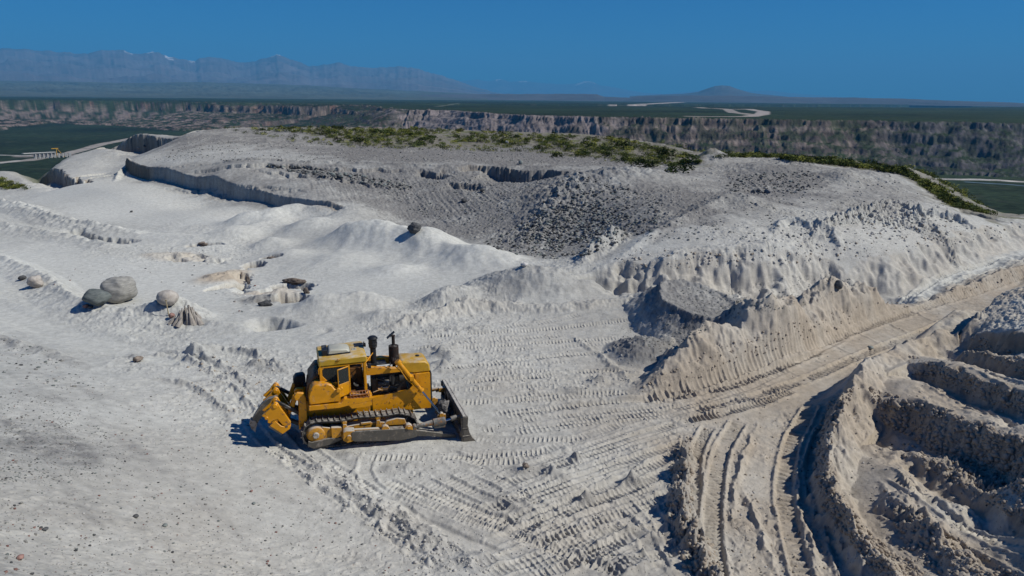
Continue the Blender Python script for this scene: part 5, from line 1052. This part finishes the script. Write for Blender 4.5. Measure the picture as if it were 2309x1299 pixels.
R_GREY = rock_mat('grey_boulder', (.22,.215,.20), (.34,.33,.30), 2.2, 1.0); R_GREEN = rock_mat('greenish_boulder', (.13,.15,.145), (.24,.26,.245), 2.5, .8)
R_TAN = rock_mat('tan_boulder', (.27,.24,.21), (.38,.35,.31), 3); R_DARK = rock_mat('dark_stone', (.045,.048,.052), (.12,.12,.12), 3); R_RED = rock_mat('reddish_stone', (.20,.10,.085), (.32,.20,.17), 3)
R_CRUST = rock_mat('brown_crust', (.11,.085,.07), (.24,.20,.165), 3); R_PALE = rock_mat('pale_stone', (.42,.40,.38), (.55,.53,.50), 3)
from mathutils import noise as mnoise
def rock_mesh(name, seed, rx, ry, rz, mat, sub=3, rough=.16, facets=.0, flat=True):
    bm = bmesh.new(); bmesh.ops.create_icosphere(bm, subdivisions=sub, radius=1.0); rnd = random.Random(seed)
    planes = [(Vector((rnd.gauss(0, 1), rnd.gauss(0, 1), rnd.gauss(0, 1))).normalized(), rnd.uniform(.62, .92)) for _ in range(9)]
    off = Vector((seed*3.7, seed*1.3, seed*2.1))
    for v in bm.verts:
        p = v.co.copy()
        if facets:
            for nrm, dd in planes:
                k = p.dot(nrm)
                if k > dd: p -= nrm*(k-dd)*facets
        p *= 1+rough*mnoise.fractal(p*1.3+off, 1.0, 2.0, 4)+.25*rough*mnoise.noise(p*5+off)
        v.co = Vector((p.x*rx, p.y*ry, p.z*rz))
    for f in bm.faces: f.smooth = sub > 2
    me = bpy.data.meshes.new(name); bm.to_mesh(me); bm.free(); me.materials.append(mat); return me
def boulder(name, u, v, wpx, hpx, mat, label, cat, seed, facets=.3, sink=.08, rough=.16, depth=1.0, rot=0):
    """u, v: where it touches the ground in the photo; size in photo pixels"""
    P = hit(u, v)
    dist = (P-Vector((0, 0, HC))).length; k = dist/FPX
    rx = wpx*k/2; rz = hpx*k/2*1.02; ry = rx*depth
    o = bpy.data.objects.new(name, rock_mesh(name, seed, rx, ry, rz, mat, 4 if wpx > 25 else 3, rough, facets)); col.objects.link(o)
    o.location = P+Vector((0, ry*.35, rz*(1-sink))); o.rotation_euler = (0, 0, rot); tag(o, label, cat); return o
boulder('boulder', 264, 683, 64, 54, R_GREY, 'largest round grey boulder, standing behind the greenish one on the pale valley floor', 'boulder', 3, facets=.45, rough=.16)
boulder('boulder', 217, 693, 50, 37, R_GREEN, 'grey-green flat-faced boulder leaning in front of the largest boulder', 'boulder', 8, facets=.75, rough=.12)
boulder('boulder', 377, 690, 41, 33, R_TAN, 'round tan-grey boulder standing alone right of the boulder pair', 'boulder', 5, facets=.2, rough=.1)
boulder('boulder', 79, 650, 28, 24, R_TAN, 'pointed pale tan boulder at the left edge of the valley floor', 'boulder', 6, facets=.6, rough=.2)
boulder('stone', 49, 632, 14, 9, R_DARK, 'small grey stone just left of the pointed tan boulder', 'stone', 7, facets=.5)
boulder('stone', 193, 695, 13, 8, R_RED, 'small reddish stone at the foot of the grey-green boulder', 'stone', 9, facets=.6)
boulder('stone', 204, 696, 10, 6, R_DARK, 'small dark stone right beside the reddish stone', 'stone', 10, facets=.6)
boulder('boulder', 934, 527, 34, 26, R_DARK, 'dark wedge-shaped boulder at the foot of the stony slope behind the dunes', 'boulder', 11, facets=.8, rough=.2)
boulder('boulder', 1046, 457, 16, 10, R_DARK, 'dark boulder halfway down the stony slope', 'boulder', 12, facets=.6)
boulder('boulder', 1087, 433, 11, 8, R_DARK, 'dark stone on the upper stony slope under the broken bench edge', 'boulder', 13, facets=.6)
boulder('boulder', 1174, 371, 9, 10, R_GREEN, 'upright grey boulder on the edge of the haul bench', 'boulder', 14, facets=.3)
boulder('stone', 387, 718, 12, 11, R_RED, 'reddish brown stone beside the fluted clod and the wooden stake', 'stone', 15, facets=.6)
boulder('stone', 1963, 788, 12, 7, R_GREEN, 'lone grey stone lying on the haul lane between the crawler prints', 'stone', 16, facets=.4)
boulder('stone', 1890, 655, 18, 22, R_DARK, 'dark block standing in for a hollow in the crest of the berm', 'stone', 17, facets=.9)  # added block, stands in for a dark hollow
boulder('boulder', 1143, 324, 9, 7, R_PALE, 'white rock among the hilltop scrub', 'boulder', 18, facets=.7)
boulder('boulder', 312, 336, 5, 5, R_TAN, 'small brown rock on the pale slope below the dark undercut', 'boulder', 19, facets=.7)
boulder('boulder', 326, 332, 6, 5, R_DARK, 'small dark rock on the pale slope below the dark undercut', 'boulder', 20, facets=.7)
boulder('stone', 296, 479, 5, 4, R_DARK, 'dark stone on the smooth white slope below the scarp', 'stone', 21, facets=.7)
boulder('stone', 306, 1168, 10, 7, R_DARK, 'bluish dark pebble on the loose slope below the dozer', 'stone', 22, facets=.2)
boulder('stone', 372, 1188, 9, 6, R_GREEN, 'grey pebble right of the bluish one on the loose slope', 'stone', 23, facets=.2)
boulder('stone', 45, 1262, 12, 8, R_RED, 'reddish pebble in the bottom left corner of the loose slope', 'stone', 24, facets=.3)
boulder('stone', 101, 1197, 10, 6, R_DARK, 'dark pebble near the left edge of the loose slope', 'stone', 25, facets=.3)
boulder('stone', 567, 1110, 6, 5, R_RED, 'small rust red pebble on the loose slope', 'stone', 26, facets=.3)
boulder('stone', 572, 1138, 7, 5, R_GREEN, 'small grey pebble just below the rust red one', 'stone', 27, facets=.3)
boulder('stone', 310, 816, 18, 10, R_CRUST, 'brown crusted clod at the upper end of the curved ruts', 'clod', 28, facets=.8, rough=.5)
boulder('stone', 1185, 1055, 14, 9, R_CRUST, 'dark clod between the crawler prints right of the blade', 'clod', 29, facets=.8, rough=.5)
boulder('stone', 1182, 602, 16, 11, R_PALE, 'pale angular rock between the dunes and the rubble', 'rock', 30, facets=.8)
# broken crust slabs around the wash-out
for k, (u, v, w_, h_, lb) in enumerate([(663,640,50,14,'flat brown crust slab bridging the upper wash-out'),(612,584,22,7,'thin brown crust slab above the wash-outs'),(598,690,34,11,'grey crust slab on the lip of the lower wash-out'),(690,662,14,15,'tilted crust slab at the right end of the wash-out'),(560,640,10,18,'upright crust slab beside the narrow crack'),(455,554,26,9,'crust slab inside the farthest wash-out')]):
    o = boulder('crust_slab', u, v, w_, h_, R_CRUST if k != 2 else R_DARK, lb, 'slab', 60+k, facets=.9, rough=.35, depth=.5, sink=.3)
# fluted clod beside the stake
def clod():
    m = MB(); rnd = random.Random(4); P = hit(425, 722)
    for k in range(26):
        a = rnd.uniform(0, 6.28); r = rnd.uniform(.15, .75); h = 1.0*(1-r/.85)+.12; x, y = r*math.cos(a)*1.5, r*math.sin(a)
        m.cyl((x, y, -.2), (x*.6+rnd.uniform(-.08,.08), y*.6, h), .17, .03, n=6)
    o = m.build('sand_clod', R_TAN, None, bevel=0, smooth_ang=60); o.location = P; tag(o, 'upright fluted clod of dark sand beside the wooden stake', 'clod')
clod()
st_ = MB(); st_.box(-.025,.025,-.02,.02,-.2,.95); st_.box(-.05,.06,-.021,.021,.93,1.0)
o = st_.build('survey_stake', paint_mat('bare_wood', (.50,.40,.24), .8, dust=.1), None, bevel=0); o.location = hit(381, 713); o.rotation_euler = (0, math.radians(-4), 0); tag(o, 'thin wooden survey stake standing in the sand near the lone boulder', 'stake')
# lump of spoil lying between the radiator and the blade
ml = rock_mesh('spoil_lump', 33, .32, .55, .42, rock_mat('wet_spoil', (.30,.28,.26), (.05,.05,.05), 5, 1.5), 4, .35, .5)
o = bpy.data.objects.new('spoil_lump', ml); col.objects.link(o); fw2 = Vector((math.cos(math.radians(18)), math.sin(math.radians(18)), 0)); lf2 = Vector((-fw2.y, fw2.x, 0))
o.location = Vector((-7.4495, 25.0855, 0))+fw2*4.85+lf2*-.05+Vector((0,0,.42)); o.rotation_euler = (0, .2, .3); tag(o, 'lump of streaky grey spoil lying between the radiator and the blade', 'spoil')

# rubble, pebbles and scrub: merged helper
def scatter_mesh(name, items, protos, mats, matidx):
    """items: (x, y, z, scale, rotation, proto, material); one merged mesh"""
    V = []; F = []; MI = []; n = 0
    pv = [np.array([v.co[:] for v in p.vertices]) for p in protos]; pf = [np.array([list(f.vertices) for f in p.polygons]) for p in protos]
    for x, y, z, s, r, p, mi in items:
        c, sn = math.cos(r), math.sin(r); a = pv[p]*s
        V.append(np.stack([a[:, 0]*c-a[:, 1]*sn+x, a[:, 0]*sn+a[:, 1]*c+y, a[:, 2]+z], -1)); F.append(pf[p]+n); MI.append(np.full(len(pf[p]), mi)); n += len(a)
    V = np.concatenate(V).astype(np.float32); F = np.concatenate(F); MI = np.concatenate(MI)
    me = bpy.data.meshes.new(name); k = F.shape[1]
    me.vertices.add(len(V)); me.vertices.foreach_set('co', V.ravel()); me.loops.add(F.size); me.loops.foreach_set('vertex_index', F.ravel().astype(np.int32))
    me.polygons.add(len(F)); me.polygons.foreach_set('loop_start', np.arange(0, F.size, k, dtype=np.int32)); me.polygons.foreach_set('loop_total', np.full(len(F), k, np.int32)); me.polygons.foreach_set('material_index', MI.astype(np.int32))
    me.update(calc_edges=True)
    for m in mats: me.materials.append(m)
    o = bpy.data.objects.new(name, me); col.objects.link(o); return o
RMATS = [R_DARK, R_GREEN, R_GREY, R_RED, R_PALE]
rp_ = [rock_mesh('stone', 100+k, 1, .8, .6, R_DARK, 2, .2, .8) for k in range(6)]
rp1 = [rock_mesh('pebble', 120+k, 1, .8, .55, R_DARK, 1, .15, .8) for k in range(5)]
rnd = random.Random(11)
def inside(u, v, poly):
    c = False; n = len(poly)
    for i in range(n):
        a, b = poly[i], poly[(i+1) % n]
        if (a[1] > v) != (b[1] > v) and u < (b[0]-a[0])*(v-a[1])/(b[1]-a[1])+a[0]: c = not c
    return c
def spots(poly, n):
    us = [p[0] for p in poly]; vs = [p[1] for p in poly]; out_ = []
    while len(out_) < n:
        u, v = rnd.uniform(min(us), max(us)), rnd.uniform(min(vs), max(vs))
        if not inside(u, v, poly): continue
        h = hit(u, v)
        if h is not None: out_.append(h)
        else: n -= 1
    return out_
FAN = [(1295,385),(1400,420),(1500,450),(1480,520),(1400,545),(1330,575),(1240,585),(1150,572),(1085,548),(1150,520),(1220,460),(1265,410)]
CORE = [(1230,470),(1330,455),(1400,490),(1340,545),(1250,560),(1160,535)]
items = []
for P in spots(FAN, 2300)+spots(CORE, 1500): items.append((P, .035+.17*rnd.random()**3, 0))
for P in spots([(600,372),(700,376),(820,396),(930,418),(925,430),(800,410),(680,391),(600,377)], 420): items.append((P, .08+.22*rnd.random()**2, 1))
for P in spots([(1640,395),(1830,385),(1850,420),(1760,445),(1640,430)], 350): items.append((P, .06+.17*rnd.random()**2, 2))
items.sort(key=lambda t: -t[1]/(t[0].y+1))
big_, rest = items[:290], items[290:]
for k, (P, s, ar_) in enumerate(big_):
    me = rp_[k % 6]
    if k < 18:
        me = me if k < 6 else me.copy(); me.materials.clear(); me.materials.append(RMATS[(0, 1, 2)[k//6]]); rp_.append(me) if k >= 6 else None
    else: me = rp_[k % 18]
    o = bpy.data.objects.new('rubble_stone', me); col.objects.link(o); o.location = P+Vector((0, 0, s*.25)); o.scale = (s, s, s); o.rotation_euler = (rnd.uniform(-.4,.4), rnd.uniform(-.4,.4), rnd.uniform(0, 6.28))
    tag(o, ('dark angular stone in the big rubble fan below the haul bench', 'dark stone in the thin rubble band under the left part of the haul bench', 'dark stone strewn over the top of the pale churned terrace')[ar_], 'stone', ('stones of the big rubble fan', 'stones of the thin rubble band', 'stones on the pale terrace')[ar_])
tag(scatter_mesh('rubble', [(P.x, P.y, P.z+s*.2, s, rnd.uniform(0, 6.28), rnd.randrange(5), rnd.choice([0,0,0,1,1,2])) for P, s, _ in rest], rp1, RMATS, 0), kind='stuff')
peb = []
def pebbles(poly, n, s0, s1, mats=(0,1,1,2,2,2,4,4,3)):
    for P in spots(poly, n):
        s = s0+(s1-s0)*rnd.random()**4; peb.append((P.x, P.y, P.z+s*.15, s, rnd.uniform(0, 6.28), rnd.randrange(5), rnd.choice(mats)))
pebbles([(-60,850),(450,880),(640,1080),(1000,1330),(-60,1330)], 2800, .014, .055)
pebbles([(-60,870),(160,900),(300,1040),(120,1100),(-60,1080)], 1200, .015, .05, (0,1,2,1))
pebbles([(-40,740),(80,770),(200,840),(260,880),(140,880),(-40,830)], 200, .03, .12, (0,1,1,2,4))
pebbles([(450,740),(1400,720),(1500,1000),(1450,1299),(1000,1299),(600,1000),(450,850)], 1300, .014, .045, (0,1,2,4))
pebbles([(1380,545),(1560,395),(2000,390),(2200,500),(1900,545)], 1700, .03, .16, (1,2,2,4,4))
pebbles([(820,400),(1280,395),(1180,470),(1090,520),(960,490),(860,440)], 1600, .03, .15, (0,1,1,2))
pebbles([(330,362),(1290,368),(1500,385),(1300,335),(800,330),(450,310)], 1500, .06, .2, (0,1,2,2,4))
pebbles([(1450,700),(1560,640),(1680,670),(1600,740),(1500,800),(1400,760)], 1000, .02, .07, (1,2,2))
pebbles([(1640,650),(1850,610),(1960,640),(1800,690),(1650,720)], 600, .02, .07, (1,2,2))
pebbles([(100,640),(240,560),(600,560),(560,720),(240,720)], 160, .03, .12)
pebbles([(1500,900),(2309,640),(2309,1299),(1550,1299)], 1500, .015, .06, (0,2,2,4))
tag(scatter_mesh('gravel', peb, rp1, RMATS, 0), kind='stuff')
R_CLOD = rock_mat('warm_clod', (.48,.41,.33), (.36,.30,.235), 3); R_CLODW = rock_mat('pale_clod', (.60,.58,.54), (.50,.48,.44), 3)
rp2 = [rock_mesh('clod', 140+k, 1, .85, .75, R_CLOD, 1, .5, .5) for k in range(6)]
peb = []
def clods(poly, n, s0, s1, mi=(0,)):
    for P in spots(poly, n):
        s = .8*s0+(s1-s0)*1.3*rnd.random()**6; peb.append((P.x, P.y, P.z+s*.1, s, rnd.uniform(0, 6.28), rnd.randrange(5), rnd.choice(mi)))
clods([(1955,872),(2309,985),(2309,1125),(2180,1060),(2090,1010),(1990,955)], 2160, .03, .13)
clods([(2045,797),(2309,888),(2309,935),(2060,845)], 780, .03, .12)
clods([(2180,745),(2309,805),(2309,850),(2190,790)], 300, .03, .10)
clods([(2030,990),(2309,1135),(2309,1180),(2040,1030)], 540, .02, .09)
clods([(1532,985),(1560,985),(1565,1150),(1640,1299),(1550,1299),(1505,1170),(1515,1040)], 900, .02, .10)
clods([(1930,872),(1885,960),(1870,1030),(1895,1110),(1960,1200),(2080,1299),(1980,1299),(1850,1140),(1830,1000),(1870,900)], 1800, .02, .10)
clods([(1990,1100),(2110,1180),(2300,1299),(2060,1299)], 900, .02, .09)
clods([(1440,887),(1600,845),(1800,770),(2000,705),(2300,628),(2300,612),(2000,670),(1800,720),(1600,790),(1470,850)], 700, .02, .08)
clods([(1560,930),(1800,880),(1950,850),(1900,960),(1850,1150),(1900,1299),(1620,1299),(1600,1000)], 900, .012, .05)
clods([(590,1010),(720,1020),(1130,1299),(960,1299)], 1020, .015, .07, (1,))
clods([(380,780),(650,820),(660,870),(560,960),(450,900)], 420, .015, .08, (1,0))
clods([(800,1010),(1500,900),(1540,1180),(1400,1299),(1100,1299)], 1560, .01, .05, (1,))
clods([(900,740),(1420,730),(1440,870),(1080,900)], 780, .012, .06, (1,))
clods([(1380,560),(1640,560),(1900,545),(2300,500),(2300,530),(1900,590),(1650,600),(1400,610)], 1080, .03, .13, (0,1,1))
clods([(1930,480),(2080,470),(2180,510),(2120,540),(1960,540)], 540, .04, .16, (1,1,0))
tag(scatter_mesh('clods', peb, rp2, [R_CLOD, R_CLODW], 0), kind='stuff')

# scrub
def leaf_mat(name, a, b):
    m, nt, bs = newmat(name, .8, .1); L = nt.links.new
    geo = N(nt, 'ShaderNodeNewGeometry'); n_ = N(nt, 'ShaderNodeTexNoise', Scale=1.7, Detail=4.0); L(geo.outputs['Position'], n_.inputs['Vector'])
    r = N(nt, 'ShaderNodeMapRange'); r.inputs['From Min'].default_value = .35; r.inputs['From Max'].default_value = .65; L(n_.outputs['Fac'], r.inputs['Value'])
    mx = N(nt, 'ShaderNodeMix', data_type='RGBA'); L(r.outputs[0], mx.inputs[0]); mx.inputs[6].default_value = a+(1,); mx.inputs[7].default_value = b+(1,); L(mx.outputs[2], bs.inputs['Base Color']); return m
LF = [leaf_mat('olive_leaves', (.045,.065,.015), (.17,.19,.045)), leaf_mat('yellow_green_leaves', (.12,.14,.02), (.30,.29,.07)), leaf_mat('dark_green_leaves', (.02,.032,.01), (.06,.085,.022))]
def shrub_mesh(name, seed, n, mat):
    """twiggy dome of small leaf faces with an uneven outline"""
    r = random.Random(seed); vs = []; fs = []
    lobes = [(r.uniform(-.55,.55), r.uniform(-.55,.55), r.uniform(.15,.5), r.uniform(.28,.5)) for _ in range(7)]
    for k in range(n):
        lx, ly, lz, lr = r.choice(lobes); d = Vector((r.gauss(0,1), r.gauss(0,1), r.gauss(0,1)+.3)).normalized()*lr*r.uniform(.6, 1.05)
        c = Vector((lx+d.x, ly+d.y, max(.02, lz+d.z*.9))); s = r.uniform(.06, .13); a = Vector((r.gauss(0,1), r.gauss(0,1), r.gauss(0,1))).normalized(); b = a.orthogonal().normalized()
        i = len(vs); vs += [c+a*s, c+b*s*.7, c-a*s, c-b*s*.7]; fs.append((i, i+1, i+2, i+3))
    me = bpy.data.meshes.new(name); me.from_pydata([tuple(v) for v in vs], [], fs); me.materials.append(mat); return me
sp_ = [shrub_mesh('shrub', k, 170, LF[k % 3]) for k in range(9)]
sm_ = [shrub_mesh('scrub', 50+k, 60, LF[0]) for k in range(5)]
TOP = [(430,288),(700,287),(1000,291),(1250,303),(1400,314),(1555,348),(1590,362),(1560,380),(1440,366),(1290,352),(1200,334),(1000,330),(820,325),(700,303),(560,294)]
BAND = [(1605,356),(1700,348),(1850,359),(1950,373),(2035,382),(2100,420),(2170,462),(2240,486),(2150,468),(2060,405),(2030,392),(1900,375),(1830,368),(1740,356)]
sh_ = [(P, rnd.uniform(.45, 1.15), 't') for P in spots(TOP, 170)]+[(P, rnd.uniform(.5, 1.2), 'b') for P in spots(BAND, 90)]+[(P, rnd.uniform(.5, 1.0), 'l') for P in spots([(0,400),(60,428),(0,425)], 14)]
nB = len(sh_)
for u, v, s in [(812,320,1.8),(858,302,1.5),(975,315,1.7),(1160,312,1.2),(1255,355,1.2),(1450,378,1.9),(1525,390,1.6),(1546,382,1.3),(1400,335,1.9),(1495,352,2.0),(1360,343,1.5),(1325,352,1.3),(435,290,1.6),(447,293,1.2),(1213,336,1.0),(1560,362,1.5),(760,318,1.0),(1835,367,1.6),(1520,378,1.0)]:
    P = hit(u, v)
    if P: sh_.append((P, s, 'B'))
for k, (P, s, w_) in enumerate(sh_):
    o = bpy.data.objects.new('shrub', sp_[(k*7) % 9] if w_ != 'B' else sp_[(2, 5, 8)[k % 3]]); col.objects.link(o); o.location = P-Vector((0,0,.05)); o.scale = (s, s, s*rnd.uniform(.6,.9)); o.rotation_euler = (0, 0, rnd.uniform(0, 6.28))
    lab = {'t': ('low green shrub growing on the flat hilltop', 'shrubs on the hilltop'), 'b': ('olive shrub on the slope falling away behind the pale terrace', 'shrubs on the right slope'), 'l': ('small shrub on the stony knob at the far left', 'shrubs on the left knob'), 'B': ('low green shrub growing on the flat hilltop', 'shrubs on the hilltop')}[w_]
    tag(o, lab[0], 'shrub', lab[1])
    if w_ == 'B' and k >= nB:
        uq = {5: 'dark bush at the foot of the hillside, leftmost of three by the pale track', 6: 'dark bush beside the pale track, middle one of three below the hillside', 7: 'dark bush beside the pale track, rightmost of three below the hillside', 12: 'tall dark bush at the left end of the hilltop, above the shaded undercut'}.get(k-nB)
        if uq: o['label'] = uq; del o['group']
its = [(P.x, P.y, P.z-.03, rnd.uniform(.25, .8), rnd.uniform(0, 6.28), rnd.randrange(5), rnd.choice([0,0,1,2,2])) for P in [q for q in spots(TOP, 2500) if float(perlin(np.array([q.x*.13]), np.array([q.y*.09]), 77)[0]) > -.12]+spots(BAND, 1300)+spots([(0,400),(62,428),(0,428)], 60)+spots([(500,292),(820,325),(1180,334),(1290,352),(1440,362),(1500,380),(1200,345),(800,335),(650,318)], 260)]
# the outer slope on the right, seen past the terrace edge
for k in range(2600):
    t = rnd.random(); i = rnd.randrange(19, 26); a = BND[i]; b = BND[i+1]; p = a+(b-a)*t; nn_ = np.array([-(b-a)[1], (b-a)[0]]); nn_ = nn_/np.linalg.norm(nn_)
    q = p+nn_*rnd.uniform(0, 45)
    if math.hypot(*q) < 166: its.append((q[0], q[1], gz(q[0], q[1])-.05, rnd.uniform(.4, 1.0), rnd.uniform(0, 6.28), rnd.randrange(5), rnd.choice([0,0,1,2])))
tag(scatter_mesh('scrub', its, sm_, LF, 0), kind='stuff')

# ---------------------------------------------------------------- unfinished bridge and gantry in the canyon
PC = paint_mat('pale_concrete', (.50,.49,.46), .85, dust=.0); YG = paint_mat('yellow_gantry_paint', (.60,.33,.02), .6, dust=.0)
a = onz(62, 359, ZF); b = onz(126, 355.5, ZF); c_ = onz(148, 354, ZF); A0 = Vector((a[0], a[1], ZF)); dirb = Vector((b[0]-a[0], b[1]-a[1], 0)); LB = dirb.length; dirb.normalize(); PB = Vector((-dirb.y, dirb.x, 0))
HB = 9.5
br_ = empty('bridge', A0, math.atan2(dirb.y, dirb.x)); tag(br_, 'unfinished bridge deck on pale concrete piers in the canyon, far left', 'bridge')
dk = MB(); dk.box(-6, LB, -4.5, 4.5, HB, HB+.9); dk.build('deck', PC, br_, bevel=0)
gd = MB(); gd.box(4, LB, -3.8, -3.0, HB-1.3, HB); gd.box(4, LB, 3.0, 3.8, HB-1.3, HB); gd.box(4, LB, -.4, .4, HB-1.3, HB)
gd.build('girders', paint_mat('dark_girder', (.10,.10,.11), .7, dust=0), br_, bevel=0)
Lx = (Vector((c_[0], c_[1], 0))-Vector((a[0], a[1], 0))).length
x = 12.0
while x < Lx+6:
    pr = MB(); top = HB-1.3 if x < LB else HB-2
    for y in (-4.4, -1.2, 2.8): pr.cyl((x, y, -1), (x, y, top), .75, n=10)
    pr.box(x-.8, x+.8, -4.8, 3.8, top-1.0, top) if x < LB else pr.box(x-.6, x+.6, -4.6, 3.0, -1, .2)
    pr.build('pier', PC, br_, bevel=0); x += 6.2
g_ = empty('gantry_crane', A0+dirb*(LB+3), math.atan2(dirb.y, dirb.x)); tag(g_, 'small yellow launching gantry with splayed legs at the open end of the bridge', 'crane')
mb = MB(); mb.cyl((-1,0,0),(0,0,16),.7,.5,n=8); mb.build('leg', YG, g_, bevel=0); mb = MB(); mb.cyl((11,0,0),(1,0,16),.6,.35,n=8); mb.build('leg', YG, g_, bevel=0)
mb = MB(); mb.box(-8,3,-.5,.5,15.6,16.6); mb.build('boom', YG, g_, bevel=0)
